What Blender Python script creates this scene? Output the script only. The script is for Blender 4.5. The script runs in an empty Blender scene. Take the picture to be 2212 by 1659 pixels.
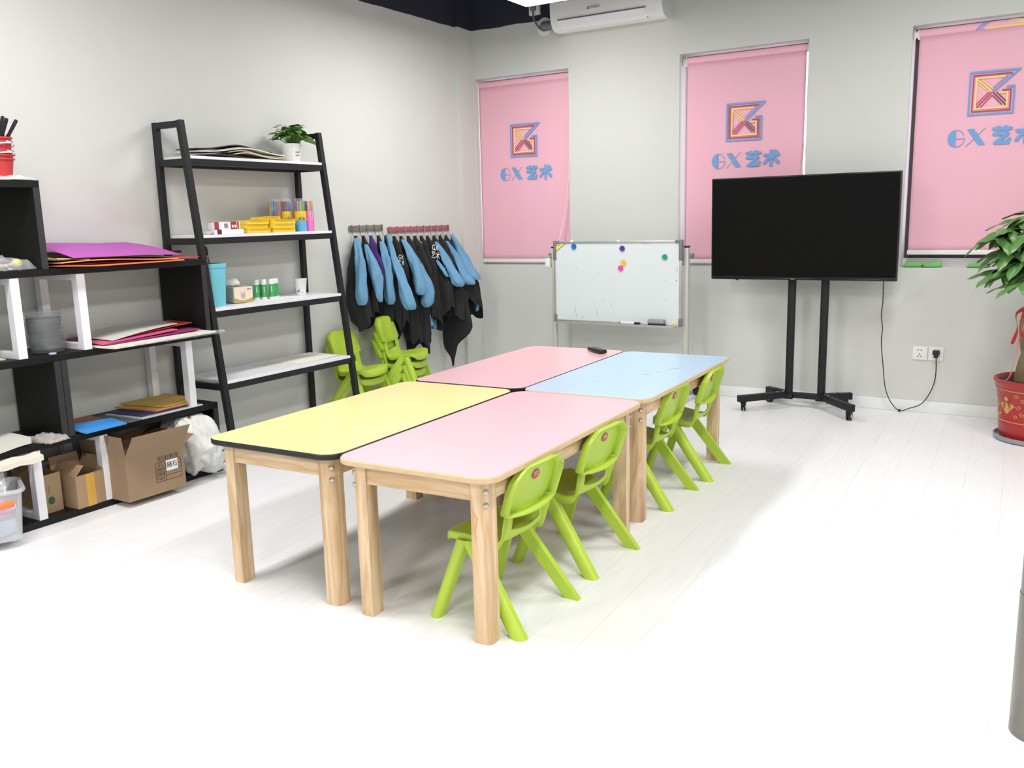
import bpy, bmesh, math, random
from mathutils import Vector, Matrix, Quaternion, noise
random.seed(7)
S = bpy.context.scene
C = S.collection
PI = math.pi

# ------------------------------------------------------------------ camera
def setup_camera():
    f, yaw, pitch, roll = 1916.59, -0.5549, 0.1848, -0.0252
    fw = Vector((math.sin(yaw)*math.cos(pitch), math.cos(yaw)*math.cos(pitch), -math.sin(pitch)))
    r = fw.cross(Vector((0, 0, 1))).normalized(); u = r.cross(fw)
    c, s = math.cos(roll), math.sin(roll)
    r2 = c*r + s*u; u2 = -s*r + c*u
    cam = bpy.data.cameras.new('camera'); o = bpy.data.objects.new('camera', cam)
    cam.sensor_width = 36; cam.sensor_fit = 'HORIZONTAL'; cam.lens = f/2212*36
    cam.clip_start = 0.05
    m = Matrix((r2, u2, -fw)).transposed().to_4x4(); m.translation = Vector((4.0307, -5.999, 1.2675))
    o.matrix_world = m; C.objects.link(o); S.camera = o
setup_camera()
S.view_settings.view_transform = 'Standard'
S.view_settings.look = 'None'
S.view_settings.gamma = 1
S.view_settings.use_curve_mapping = False
S.view_settings.exposure = 0.15

# ------------------------------------------------------------------ world and lamps
w = bpy.data.worlds.new('world'); S.world = w; w.use_nodes = True
bg = w.node_tree.nodes['Background']; bg.inputs[0].default_value = (0.85, 0.92, 1.0, 1); bg.inputs[1].default_value = 3.6

def lamp_light(x, y, z, sx, sy, watts, col=(1.0, 0.985, 0.97)):
    l = bpy.data.lights.new('ceiling_lamp_light', 'AREA'); l.shape = 'RECTANGLE'; l.size = sx; l.size_y = sy
    l.energy = watts; l.color = col
    o = bpy.data.objects.new('ceiling_lamp_light', l); o.location = (x, y, z); C.objects.link(o)
for x, y, e in ((1.10, -1.36, 22), (1.15, -4.4, 44), (3.55, -1.7, 32), (3.6, -4.7, 48), (5.6, -3.2, 50), (3.4, -7.4, 46), (1.1, -7.4, 56), (6.0, -6.6, 42)):
    lamp_light(x, y, 2.60 if (x, y) == (1.10, -1.36) else 2.72, 0.3, 1.2, e)

# ------------------------------------------------------------------ materials
def lin(c):
    return tuple((v/255/12.92 if v/255 <= 0.04045 else ((v/255+0.055)/1.055)**2.4) for v in c[:3]) + (1,)
MATS = {}
def mat(name, col, rough=0.5, metal=0.0, var=0.05, scale=6, bump=0.0, trans=0.0, alpha=1.0, emit=0.0, spec=0.5, sub=0.0):
    if name in MATS: return MATS[name]
    m = bpy.data.materials.new(name); m.use_nodes = True; nt = m.node_tree; b = nt.nodes['Principled BSDF']
    L = nt.links.new
    tc = nt.nodes.new('ShaderNodeTexCoord'); nz = nt.nodes.new('ShaderNodeTexNoise')
    nz.inputs['Scale'].default_value = scale; nz.inputs['Detail'].default_value = 4
    L(tc.outputs['Object'], nz.inputs['Vector'])
    mx = nt.nodes.new('ShaderNodeMix'); mx.data_type = 'RGBA'
    c = lin(col)
    mx.inputs[6].default_value = tuple(v*(1-var) for v in c[:3]) + (1,)
    mx.inputs[7].default_value = tuple(min(1, v*(1+var)) for v in c[:3]) + (1,)
    L(nz.outputs['Fac'], mx.inputs[0]); L(mx.outputs[2], b.inputs['Base Color'])
    b.inputs['Roughness'].default_value = rough; b.inputs['Metallic'].default_value = metal
    b.inputs['Specular IOR Level'].default_value = spec
    b.inputs['Transmission Weight'].default_value = trans; b.inputs['Alpha'].default_value = alpha
    if emit:
        b.inputs['Emission Color'].default_value = c; b.inputs['Emission Strength'].default_value = emit
    if bump:
        bp = nt.nodes.new('ShaderNodeBump'); bp.inputs['Strength'].default_value = bump; bp.inputs['Distance'].default_value = 0.01
        L(nz.outputs['Fac'], bp.inputs['Height']); L(bp.outputs[0], b.inputs['Normal'])
    MATS[name] = m; return m

def wood(name, c1, c2, axis='Z', rough=0.45):
    m = bpy.data.materials.new(name); m.use_nodes = True; nt = m.node_tree; b = nt.nodes['Principled BSDF']; L = nt.links.new
    tc = nt.nodes.new('ShaderNodeTexCoord'); mp = nt.nodes.new('ShaderNodeMapping')
    mp.inputs['Scale'].default_value = {'Z': (14, 14, 1.3), 'X': (1.3, 14, 14), 'Y': (14, 1.3, 14)}[axis]
    oi = nt.nodes.new('ShaderNodeObjectInfo'); ad = nt.nodes.new('ShaderNodeVectorMath'); ad.operation = 'ADD'
    L(tc.outputs['Object'], ad.inputs[0]); L(oi.outputs['Location'], ad.inputs[1]); L(ad.outputs[0], mp.inputs['Vector'])
    nz = nt.nodes.new('ShaderNodeTexNoise'); nz.inputs['Scale'].default_value = 1.6; nz.inputs['Detail'].default_value = 3; nz.inputs['Distortion'].default_value = 0.6
    L(mp.outputs[0], nz.inputs['Vector'])
    mu = nt.nodes.new('ShaderNodeMath'); mu.operation = 'MULTIPLY'; mu.inputs[1].default_value = 7
    fr = nt.nodes.new('ShaderNodeMath'); fr.operation = 'PINGPONG'; fr.inputs[1].default_value = 1
    L(nz.outputs['Fac'], mu.inputs[0]); L(mu.outputs[0], fr.inputs[0])
    mx = nt.nodes.new('ShaderNodeMix'); mx.data_type = 'RGBA'; mx.inputs[6].default_value = lin(c1); mx.inputs[7].default_value = lin(c2)
    L(fr.outputs[0], mx.inputs[0])
    vo = nt.nodes.new('ShaderNodeTexVoronoi'); vo.inputs['Scale'].default_value = 0.55
    L(mp.outputs[0], vo.inputs['Vector'])
    kr = nt.nodes.new('ShaderNodeMapRange'); kr.inputs[1].default_value = 0.07; kr.inputs[2].default_value = 0.24; kr.inputs[3].default_value = 0.75; kr.inputs[4].default_value = 0
    L(vo.outputs['Distance'], kr.inputs[0])
    m2 = nt.nodes.new('ShaderNodeMix'); m2.data_type = 'RGBA'; m2.inputs[7].default_value = lin((150, 105, 65))
    L(kr.outputs[0], m2.inputs[0]); L(mx.outputs[2], m2.inputs[6]); L(m2.outputs[2], b.inputs['Base Color'])
    b.inputs['Roughness'].default_value = rough
    return m

def floor_mat():
    m = bpy.data.materials.new('white_laminate_planks'); m.use_nodes = True; nt = m.node_tree; b = nt.nodes['Principled BSDF']; L = nt.links.new
    tc = nt.nodes.new('ShaderNodeTexCoord'); mp = nt.nodes.new('ShaderNodeMapping')
    mp.inputs['Rotation'].default_value = (0, 0, -PI/2 - 0.04); mp.inputs['Location'].default_value = (0.3, 0.09, 0)
    L(tc.outputs['Object'], mp.inputs['Vector'])
    br = nt.nodes.new('ShaderNodeTexBrick'); br.inputs['Scale'].default_value = 1
    br.inputs['Brick Width'].default_value = 1.2; br.inputs['Row Height'].default_value = 0.155; br.inputs['Mortar Size'].default_value = 0.0011
    br.inputs['Mortar Smooth'].default_value = 0.3; br.offset = 0.37; br.offset_frequency = 3
    br.inputs['Color1'].default_value = (0.86, 0.86, 0.865, 1); br.inputs['Color2'].default_value = (0.84, 0.842, 0.85, 1); br.inputs['Mortar'].default_value = (0.70, 0.70, 0.69, 1)
    L(mp.outputs[0], br.inputs['Vector'])
    m2 = nt.nodes.new('ShaderNodeMapping'); m2.inputs['Scale'].default_value = (2.2, 26, 1); L(mp.outputs[0], m2.inputs['Vector'])
    nz = nt.nodes.new('ShaderNodeTexNoise'); nz.inputs['Scale'].default_value = 2.5; nz.inputs['Detail'].default_value = 5; nz.inputs['Distortion'].default_value = 0.8
    L(m2.outputs[0], nz.inputs['Vector'])
    mr = nt.nodes.new('ShaderNodeMapRange'); mr.inputs[1].default_value = 0.3; mr.inputs[2].default_value = 0.7; mr.inputs[3].default_value = 0.96; mr.inputs[4].default_value = 1.02
    L(nz.outputs['Fac'], mr.inputs[0])
    mx = nt.nodes.new('ShaderNodeMix'); mx.data_type = 'RGBA'; mx.blend_type = 'MULTIPLY'; mx.inputs[0].default_value = 1
    L(br.outputs['Color'], mx.inputs[6]); L(mr.outputs[0], mx.inputs[7]); L(mx.outputs[2], b.inputs['Base Color'])
    b.inputs['Roughness'].default_value = 0.38; b.inputs['Specular IOR Level'].default_value = 0.35
    return m

def wall_mat():
    # grey emulsion up to a hand-cut line, black above it
    m = bpy.data.materials.new('grey_wall_paint'); m.use_nodes = True; nt = m.node_tree; b = nt.nodes['Principled BSDF']; L = nt.links.new
    tc = nt.nodes.new('ShaderNodeTexCoord'); sp = nt.nodes.new('ShaderNodeSeparateXYZ'); L(tc.outputs['Object'], sp.inputs[0])
    nz = nt.nodes.new('ShaderNodeTexNoise'); nz.inputs['Scale'].default_value = 3; nz.inputs['Detail'].default_value = 5; L(tc.outputs['Object'], nz.inputs['Vector'])
    ma = nt.nodes.new('ShaderNodeMath'); ma.operation = 'MULTIPLY_ADD'; ma.inputs[1].default_value = 0.03; L(nz.outputs['Fac'], ma.inputs[0]); L(sp.outputs['Z'], ma.inputs[2])
    gt = nt.nodes.new('ShaderNodeMath'); gt.operation = 'GREATER_THAN'; gt.inputs[1].default_value = 2.702; L(ma.outputs[0], gt.inputs[0])
    g = nt.nodes.new('ShaderNodeMix'); g.data_type = 'RGBA'; c = lin((208, 210, 205))
    g.inputs[6].default_value = tuple(v*0.97 for v in c[:3]) + (1,); g.inputs[7].default_value = tuple(v*1.03 for v in c[:3]) + (1,); L(nz.outputs['Fac'], g.inputs[0])
    mx = nt.nodes.new('ShaderNodeMix'); mx.data_type = 'RGBA'; mx.inputs[7].default_value = lin((46, 48, 60)); L(gt.outputs[0], mx.inputs[0]); L(g.outputs[2], mx.inputs[6])
    L(mx.outputs[2], b.inputs['Base Color']); b.inputs['Roughness'].default_value = 0.7; b.inputs['Specular IOR Level'].default_value = 0.3
    return m

M_WALL = wall_mat(); M_FLOOR = floor_mat()
M_CEIL = mat('black_ceiling_paint', (46, 48, 60), 0.85, var=0.3, scale=1.5)
M_TRIM = mat('white_baseboard', (228, 231, 229), 0.4)
M_PINE_Z = wood('pine_leg', (224, 198, 164), (198, 164, 122), 'Z')
M_PINE_X = wood('pine_apron_cross', (224, 198, 164), (198, 164, 122), 'X')
M_PINE_Y = wood('pine_apron_long', (224, 198, 164), (198, 164, 122), 'Y')
M_PLY = mat('raw_board_edge', (206, 180, 142), 0.6, var=0.15, scale=30)
M_PINK = mat('pink_laminate', (240, 190, 198), 0.22, var=0.01)
M_YEL = mat('yellow_laminate', (246, 231, 158), 0.22, var=0.01)
M_BLUE = mat('blue_laminate', (182, 212, 236), 0.22, var=0.01)
M_BLKEDGE = mat('black_edge_band', (18, 17, 20), 0.45)
M_GREEN = mat('lime_plastic', (178, 206, 66), 0.35, var=0.03, scale=4)
M_STICK = mat('red_sticker', (176, 78, 72), 0.4)
M_STEEL = mat('bolt_steel', (190, 188, 182), 0.25, 1.0)
M_BLACK = mat('black_powder_coat', (28, 29, 32), 0.5, var=0.08, spec=0.35)
M_BLKBOARD = mat('black_melamine', (15, 15, 16), 0.5, var=0.12, spec=0.3)
M_SEAM = mat('pale_seam', (120, 120, 118), 0.6)
M_WHITE = mat('white_board', (232, 232, 236), 0.4, var=0.02)
M_WHITEP = mat('white_plastic', (232, 233, 230), 0.35, var=0.02)
M_BLIND = mat('pink_blind_fabric', (236, 180, 197), 0.75, var=0.02, scale=200)
M_LBLUE = mat('print_blue', (112, 160, 214), 0.7)
M_LILAC = mat('print_lilac', (150, 150, 208), 0.7)
M_LRED = mat('print_red', (186, 58, 98), 0.7)
M_LYEL = mat('print_yellow', (248, 222, 128), 0.7)
M_LPUR = mat('print_purple', (120, 54, 92), 0.7)
M_SCREEN = mat('television_glass', (6, 7, 7), 0.25, var=0.0, spec=0.12)
M_TVB = mat('television_bezel', (16, 17, 19), 0.3)
M_ALU = mat('aluminium', (200, 202, 200), 0.35, 0.7)
M_STAND = mat('grey_painted_tube', (196, 196, 186), 0.4, 0.1)
M_WB = mat('whiteboard_enamel', (220, 227, 228), 0.2, var=0.01)
M_GREYP = mat('grey_plastic', (118, 120, 122), 0.5)
M_CLOTH = mat('black_cotton', (30, 31, 33), 0.9, var=0.25, scale=9, bump=0.2)
M_SLEEVE = mat('light_blue_cotton', (104, 152, 186), 0.85, var=0.12, scale=7, bump=0.2)
M_PURPLE = mat('purple_cloth', (62, 30, 104), 0.9, var=0.2, scale=10)
M_CARD = mat('brown_cardboard', (148, 124, 98), 0.8, var=0.1, scale=8)
M_CARD2 = mat('tan_cardboard', (164, 138, 106), 0.8, var=0.1, scale=8)
M_CARDIN = mat('cardboard_inside', (120, 90, 64), 0.85, var=0.1)
M_TAPE = mat('yellow_packing_tape', (206, 160, 70), 0.3)
M_INK = mat('dark_print', (60, 50, 44), 0.8)
M_PAPER = mat('white_paper', (236, 236, 234), 0.7, var=0.02)
M_FOIL = mat('clear_plastic_film', (225, 230, 232), 0.08, var=0.02, alpha=0.32, spec=0.8)
M_CLEAR = mat('clear_plastic_tub', (226, 230, 234), 0.15, var=0.02, alpha=0.38, spec=0.7)
M_LEAF = mat('pothos_leaf', (98, 146, 66), 0.4, var=0.35, scale=12)
M_LEAF2 = mat('money_tree_leaf', (92, 134, 72), 0.36, var=0.5, scale=9)
M_STEM = mat('green_stem', (92, 128, 62), 0.5)
M_BARK = mat('braided_bark', (132, 112, 86), 0.85, var=0.3, scale=18, bump=0.6)
M_SOIL = mat('soil', (58, 46, 38), 0.95, var=0.4, scale=40, bump=0.6)
M_REDPOT = mat('red_glazed_pot', (164, 40, 44), 0.35, var=0.06)
M_GOLD = mat('gold_print', (196, 158, 84), 0.4)
M_RED = mat('red_plastic', (188, 54, 58), 0.4)
M_REDRIB = mat('red_ribbon', (200, 40, 34), 0.6)
M_GLASS = mat('window_glass', (235, 240, 245), 0.03, alpha=0.25, spec=0.6)
M_FRAME = mat('dark_window_frame', (56, 52, 58), 0.5)
M_CHROME = mat('brushed_stainless', (134, 132, 126), 0.32, 1.0, var=0.2, scale=3)
M_CABLE = mat('black_cable', (28, 28, 30), 0.5)

# ------------------------------------------------------------------ mesh helpers
class MB:
    def __init__(s): s.bm = bmesh.new()
    def _mi(s, faces, mi, smooth=False):
        for f in faces: f.material_index = mi; f.smooth = smooth
    def box(s, x0, x1, y0, y1, z0, z1, mi=0, bev=0.0, rot=None, piv=None, seg=2):
        r = bmesh.ops.create_cube(s.bm, size=1.0); vs = r['verts']
        bmesh.ops.scale(s.bm, vec=(x1-x0, y1-y0, z1-z0), verts=vs)
        bmesh.ops.translate(s.bm, vec=((x0+x1)/2, (y0+y1)/2, (z0+z1)/2), verts=vs)
        fs = set(f for v in vs for f in v.link_faces)
        if bev:
            es = set(e for v in vs for e in v.link_edges)
            rr = bmesh.ops.bevel(s.bm, geom=list(es), offset=bev, segments=seg, affect='EDGES', profile=0.5)
            fs = set(rr['faces']); vs = list(set(v for f in fs for v in f.verts)); fs |= set(f for v in vs for f in v.link_faces)
            vs = list(set(v for f in fs for v in f.verts))
        if rot is not None:
            bmesh.ops.rotate(s.bm, cent=piv or ((x0+x1)/2, (y0+y1)/2, (z0+z1)/2), matrix=rot, verts=vs)
        s._mi(fs, mi); return s
    def prism(s, pts, vec, mi=0, smooth=False):
        vec = Vector(vec); a = [s.bm.verts.new(p) for p in pts]; b = [s.bm.verts.new(Vector(p)+vec) for p in pts]
        n = len(pts); fs = [s.bm.faces.new(a), s.bm.faces.new(b[::-1])]
        fs += [s.bm.faces.new((a[(i+1) % n], a[i], b[i], b[(i+1) % n])) for i in range(n)]
        s._mi(fs, mi, smooth); bmesh.ops.recalc_face_normals(s.bm, faces=fs); return s
    def grid(s, f, nu, nv, mi=0, wrap=False, skip=None, smooth=True):
        g = [[s.bm.verts.new(f(i/nu, j/nv)) for j in range(nv+1)] for i in range(nu if wrap else nu+1)]
        fs = []
        for i in range(nu):
            k = (i+1) % nu if wrap else i+1
            for j in range(nv):
                if skip and skip(i, j): continue
                fs.append(s.bm.faces.new((g[i][j], g[k][j], g[k][j+1], g[i][j+1])))
        s._mi(fs, mi, smooth); return g
    def tube(s, path, r, n=8, mi=0, cap=True, sx=1.0):
        P = [Vector(p) for p in path]; R = r if isinstance(r, (list, tuple)) else [r]*len(P)
        rings = []; up = None
        for i, p in enumerate(P):
            t = (P[min(i+1, len(P)-1)] - P[max(i-1, 0)])
            if t.length < 1e-9: t = Vector((0, 0, 1))
            t.normalize()
            if up is None:
                up = t.cross(Vector((1, 0, 0)) if abs(t.x) < 0.9 else Vector((0, 1, 0))).normalized()
            else:
                up = (up - t*up.dot(t)); up = up.normalized() if up.length > 1e-6 else t.orthogonal().normalized()
            b = t.cross(up)
            rings.append([s.bm.verts.new(p + (up*math.cos(2*PI*k/n) + b*math.sin(2*PI*k/n)*sx)*R[i]) for k in range(n)])
        fs = []
        for i in range(len(P)-1):
            for k in range(n):
                fs.append(s.bm.faces.new((rings[i][k], rings[i][(k+1) % n], rings[i+1][(k+1) % n], rings[i+1][k])))
        s._mi(fs, mi, True)
        if cap:
            s._mi([s.bm.faces.new(rings[0][::-1]), s.bm.faces.new(rings[-1])], mi)
        return s
    def lathe(s, prof, c=(0, 0, 0), n=24, mi=0, axis='Z'):
        rings = []
        for r, z in prof:
            ring = []
            for k in range(n):
                a = 2*PI*k/n; v = Vector((max(r, 1e-4)*math.cos(a), max(r, 1e-4)*math.sin(a), z))
                if axis == 'Y': v = Vector((v.x, -v.z, v.y))
                if axis == 'X': v = Vector((v.z, v.x, v.y))
                ring.append(s.bm.verts.new(v + Vector(c)))
            rings.append(ring)
        fs = []
        for i in range(len(rings)-1):
            for k in range(n):
                fs.append(s.bm.faces.new((rings[i][k], rings[i][(k+1) % n], rings[i+1][(k+1) % n], rings[i+1][k])))
        s._mi(fs, mi, True); return s
    def stroke(s, pts, wd, to3, th=0.0004, mi=0, rnd=True):
        # flat brush stroke through 2-D points; to3 maps (u, v, depth) to 3-D
        for a, b in zip(pts[:-1], pts[1:]):
            a = Vector(a); b = Vector(b); d = (b-a)
            if d.length < 1e-9: continue
            d.normalize(); nn = Vector((-d.y, d.x))*wd/2; out = []
            if rnd:
                for k in range(9):
                    q = PI/2 + PI*k/8; out.append(a + d*math.cos(q)*wd/2 + nn*math.sin(q))
                for k in range(9):
                    q = -PI/2 + PI*k/8; out.append(b + d*math.cos(q)*wd/2 + nn*math.sin(q))
            else: out = [a+nn, a-nn, b-nn, b+nn]
            s.poly(out, to3, th, mi)
        return s
    def poly(s, out, to3, th=0.0004, mi=0):
        s.lift = getattr(s, 'lift', 0) + 1; th += 0.00003*s.lift
        A = [to3(p[0], p[1], th) for p in out]; s.prism([to3(p[0], p[1], 0) for p in out], Vector(A[0])-Vector(to3(out[0][0], out[0][1], 0)), mi); return s

def obj(name, m, mats, parent=None, loc=None, rot=None, sharp=35, solid=0.0, sub=0, soff=-1):
    me = bpy.data.meshes.new(name)
    if isinstance(m, MB): m.bm.to_mesh(me); m.bm.free()
    else: me = m
    for k in (mats if isinstance(mats, (list, tuple)) else [mats]): me.materials.append(k)
    if sharp is not None:
        for p in me.polygons: p.use_smooth = True
        me.set_sharp_from_angle(angle=math.radians(sharp))
    o = bpy.data.objects.new(name, me); C.objects.link(o)
    if parent is not None: o.parent = parent
    if loc: o.location = loc
    if rot: o.rotation_euler = rot
    if solid:
        md = o.modifiers.new('thickness', 'SOLIDIFY'); md.thickness = solid; md.offset = soff
    if sub:
        md = o.modifiers.new('smooth', 'SUBSURF'); md.levels = sub; md.render_levels = sub
    return o
def tag(o, label, cat, group=None):
    o['label'] = label; o['category'] = cat
    if group: o['group'] = group
    return o
def thing(name, label, cat, loc=(0, 0, 0), rz=0.0, group=None):
    o = bpy.data.objects.new(name, None); o.empty_display_size = 0.05; C.objects.link(o)
    o.location = loc; o.rotation_euler = (0, 0, rz); return tag(o, label, cat, group)
def struct(name, m, mats, **k):
    o = obj(name, m, mats, **k); o['kind'] = 'structure'; return o
def copy_tree(root, label, loc, rz, group=None):
    r = root.copy(); C.objects.link(r); r.location = loc; r.rotation_euler = (0, 0, rz); r['label'] = label
    if group: r['group'] = group
    for ch in list(root.children):
        c = ch.copy(); C.objects.link(c); c.parent = r
        for g in list(ch.children):
            d = g.copy(); C.objects.link(d); d.parent = c
    return r
def text_mesh(body, size, depth=0.0006, align='CENTER', bold=0.0):
    c = bpy.data.curves.new('lettering', 'FONT'); c.body = body; c.size = size; c.extrude = depth/2; c.align_x = align; c.align_y = 'CENTER'; c.offset = bold
    o = bpy.data.objects.new('lettering', c); C.objects.link(o)
    dg = bpy.context.evaluated_depsgraph_get(); dg.update()
    me = bpy.data.meshes.new_from_object(o.evaluated_get(dg)); bpy.data.objects.remove(o); bpy.data.curves.remove(c)
    me.materials.clear(); return me
RX = lambda a: Matrix.Rotation(a, 3, 'X')
RY = lambda a: Matrix.Rotation(a, 3, 'Y')
RZ = lambda a: Matrix.Rotation(a, 3, 'Z')
def lerp(a, b, t): return a+(b-a)*t
def interp(T, t):
    for (t0, v0), (t1, v1) in zip(T[:-1], T[1:]):
        if t <= t1: return v0 + (v1-v0)*(t-t0)/(t1-t0) if not isinstance(v0, Vector) else v0.lerp(v1, (t-t0)/(t1-t0))
    return T[-1][1]

# ------------------------------------------------------------------ room shell
XR, YF, HC = 7.5, -9.5, 3.25
m = MB(); m.box(-0.2, XR+0.2, YF-0.2, 0.4, -0.1, 0); struct('floor', m, M_FLOOR, sharp=None)
m = MB(); m.box(-0.2, XR+0.2, YF-0.2, 0.4, HC, HC+0.1); struct('ceiling', m, M_CEIL, sharp=None)
m = MB(); m.box(-0.2, 0, YF-0.2, 0.25, 0, HC); struct('wall_left', m, M_WALL, sharp=None)
m = MB(); m.box(XR, XR+0.2, YF-0.2, 0.25, 0, HC); struct('wall_right', m, M_WALL, sharp=None)
m = MB(); m.box(0, XR, YF-0.2, YF, 0, HC); struct('wall_front', m, M_WALL, sharp=None)
WIN = [(0.036, 0.862), (1.716, 2.573), (3.172, 4.03)]
ZS, ZT = 0.905, 2.33
m = MB(); xs = [0.0] + [v for a in WIN for v in a] + [XR]
for i in range(0, len(xs), 2):
    m.box(xs[i], xs[i+1], 0, 0.25, 0, HC)
for a, b in WIN:
    m.box(a, b, 0, 0.25, 0, ZS); m.box(a, b, 0, 0.25, ZT, HC)
struct('wall_back', m, M_WALL, sharp=None)
m = MB(); m.box(0, 0.03, -0.2, 0, 0, HC); struct('trim_1', m, M_WALL, sharp=None)
m = MB(); m.box(0.03, XR, -0.012, 0, 0, 0.074, bev=0.003); struct('baseboard_back', m, M_TRIM)
m = MB(); m.box(0, 0.012, YF, -0.2, 0, 0.074, bev=0.003); struct('baseboard_left', m, M_TRIM)
for i, (a, b) in enumerate(WIN):
    m = MB(); y0, y1, t = 0.15, 0.2, 0.035
    m.box(a, b, y0, y1, ZS, ZS+0.13); m.box(a, b, y0, y1, ZT-t, ZT); m.box(a, a+t, y0, y1, ZS+0.13, ZT-t); m.box(b-t, b, y0, y1, ZS+0.13, ZT-t)
    m.box((a+b)/2-t/2, (a+b)/2+t/2, y0, y1, ZS+0.13, ZT-t)
    wf = struct('window_%d' % (i+1), m, M_FRAME, sharp=None)
    m = MB(); m.box(a, b, 0.11, 0.15, ZS, ZS+(0.052 if i == 2 else 0.03)); obj('sill_upstand', m, M_WALL, wf, sharp=None)
    m = MB(); m.box(a+t, b-t, 0.172, 0.178, ZS+0.13, ZT-t); obj('pane', m, M_GLASS, wf, sharp=None)

# ------------------------------------------------------------------ ceiling lamp in view
def ceiling_lamp():
    x, y = 1.10, -1.36
    t = thing('ceiling_lamp', 'bright white rectangular ceiling lamp hanging beside the air conditioner', 'lamp', (x, y, 2.61))
    m = MB(); m.box(-0.165, 0.165, -0.64, 0.64, 0.012, 0.06, bev=0.012); obj('housing', m, M_WHITEP, t)
    m = MB(); m.box(-0.155, 0.155, -0.63, 0.63, 0.0, 0.012, bev=0.004); obj('diffuser', m, mat('lamp_diffuser', (255, 255, 255), 0.4, var=0, emit=6), t)
    for sy in (-0.45, 0.45):
        m = MB(); m.tube([(0, sy, 0.06), (0, sy, HC-2.61)], 0.006); obj('suspension_rod', m, M_BLACK, t)
ceiling_lamp()

# ------------------------------------------------------------------ air conditioner
def air_conditioner():
    x0, x1 = 0.83, 1.665
    t = thing('air_conditioner', 'white split air conditioner unit high on the window wall', 'air conditioner', ((x0+x1)/2, 0, 2.555)); h = (x1-x0)/2
    prof = [(0, 0.02), (-0.07, 0.0), (-0.13, 0.003), (-0.172, 0.022), (-0.195, 0.062), (-0.203, 0.11), (-0.205, 0.2), (-0.195, 0.27), (-0.16, 0.29), (0, 0.295)]
    m = MB(); m.prism([(-h+0.03, y, z) for y, z in prof], (2*h-0.06, 0, 0)); obj('body', m, M_WHITEP, t, sharp=25)
    for s in (-1, 1):
        m = MB(); a = -h if s < 0 else h-0.03
        m.prism([(a, y*1.01, z) for y, z in prof], (0.03, 0, 0)); obj('end_cap', m, M_WHITEP, t, sharp=25)
    m = MB(); a, b = Vector((0, -0.1985, 0.066)), Vector((0, -0.150, 0.009)); d = (b-a); n = Vector((0, d.z, -d.y)).normalized()*0.006
    if n.y > 0: n = -n
    m.prism([(-h+0.06, a.y, a.z), (h-0.12, a.y, a.z), (h-0.12, b.y, b.z), (-h+0.06, b.y, b.z)], n); obj('louvre', m, M_WHITE, t)
    for q, wd in ((a, 0.004), (b, 0.005)):
        m = MB(); m.prism([(-h+0.055, q.y-0.006, q.z+wd), (h-0.115, q.y-0.006, q.z+wd), (h-0.115, q.y-0.007, q.z), (-h+0.055, q.y-0.007, q.z)], (0, 0.006, 0))
        obj('louvre_gap', m, M_GREYP, t, sharp=None)
    me = text_mesh('CHIGO', 0.026); obj('brand_lettering', me, M_GREYP, t, (-0.07, -0.2075, 0.118), (PI/2, 0, 0), sharp=None)
    m = MB(); m.prism([(-0.128, -0.2065, 0.108), (-0.112, -0.2065, 0.108), (-0.12, -0.2065, 0.13)], (0, -0.0006, 0)); obj('brand_mark', m, M_GREYP, t, sharp=None)
    m = MB(); m.box(-h+0.035, -h+0.115, -0.2075, -0.2045, 0.185, 0.27); m.box(-h+0.045, -h+0.105, -0.2082, -0.2045, 0.2, 0.262, mi=1)
    obj('energy_sticker', m, [mat('sticker_blue', (64, 70, 140), 0.5), M_PAPER], t, sharp=None)
air_conditioner()
m = MB(); m.tube([(0.675, 0.0, 2.638), (0.70, -0.06, 2.635), (0.76, -0.085, 2.625), (0.84, -0.09, 2.62)], 0.028, n=14, mi=0)
m.lathe([(0.034, 0), (0.062, 0.0), (0.064, 0.008), (0.036, 0.014)], (0.675, -0.001, 2.638), 24, 1, 'Y')
tag(obj('refrigerant_pipe', m, [M_GREYP, M_WHITEP]), 'grey pipe with white collar entering the wall beside the air conditioner', 'pipe')
def high_socket():
    t = thing('wall_socket', 'white socket box high on the black painted wall beside the lamp', 'socket', (0.60, 0, 2.77))
    m = MB(); m.box(-0.045, 0.045, -0.03, 0, -0.045, 0.045, bev=0.006); obj('plate', m, M_WHITEP, t)
high_socket()
t = thing('power_cable', 'grey cable sagging from the high socket to the air conditioner pipe', 'cable', (0.60, -0.03, 2.77))
m = MB(); m.box(-0.02, 0.02, -0.03, 0, -0.02, 0.025, bev=0.006); obj('plug', m, M_GREYP, t)
m = MB(); m.tube([(0, -0.015, -0.02), (0.0, -0.012, -0.06), (0.015, -0.01, -0.10), (0.05, -0.012, -0.145), (0.09, -0.02, -0.168), (0.16, -0.045, -0.172)], 0.007, n=8); obj('cord', m, M_GREYP, t)

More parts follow.
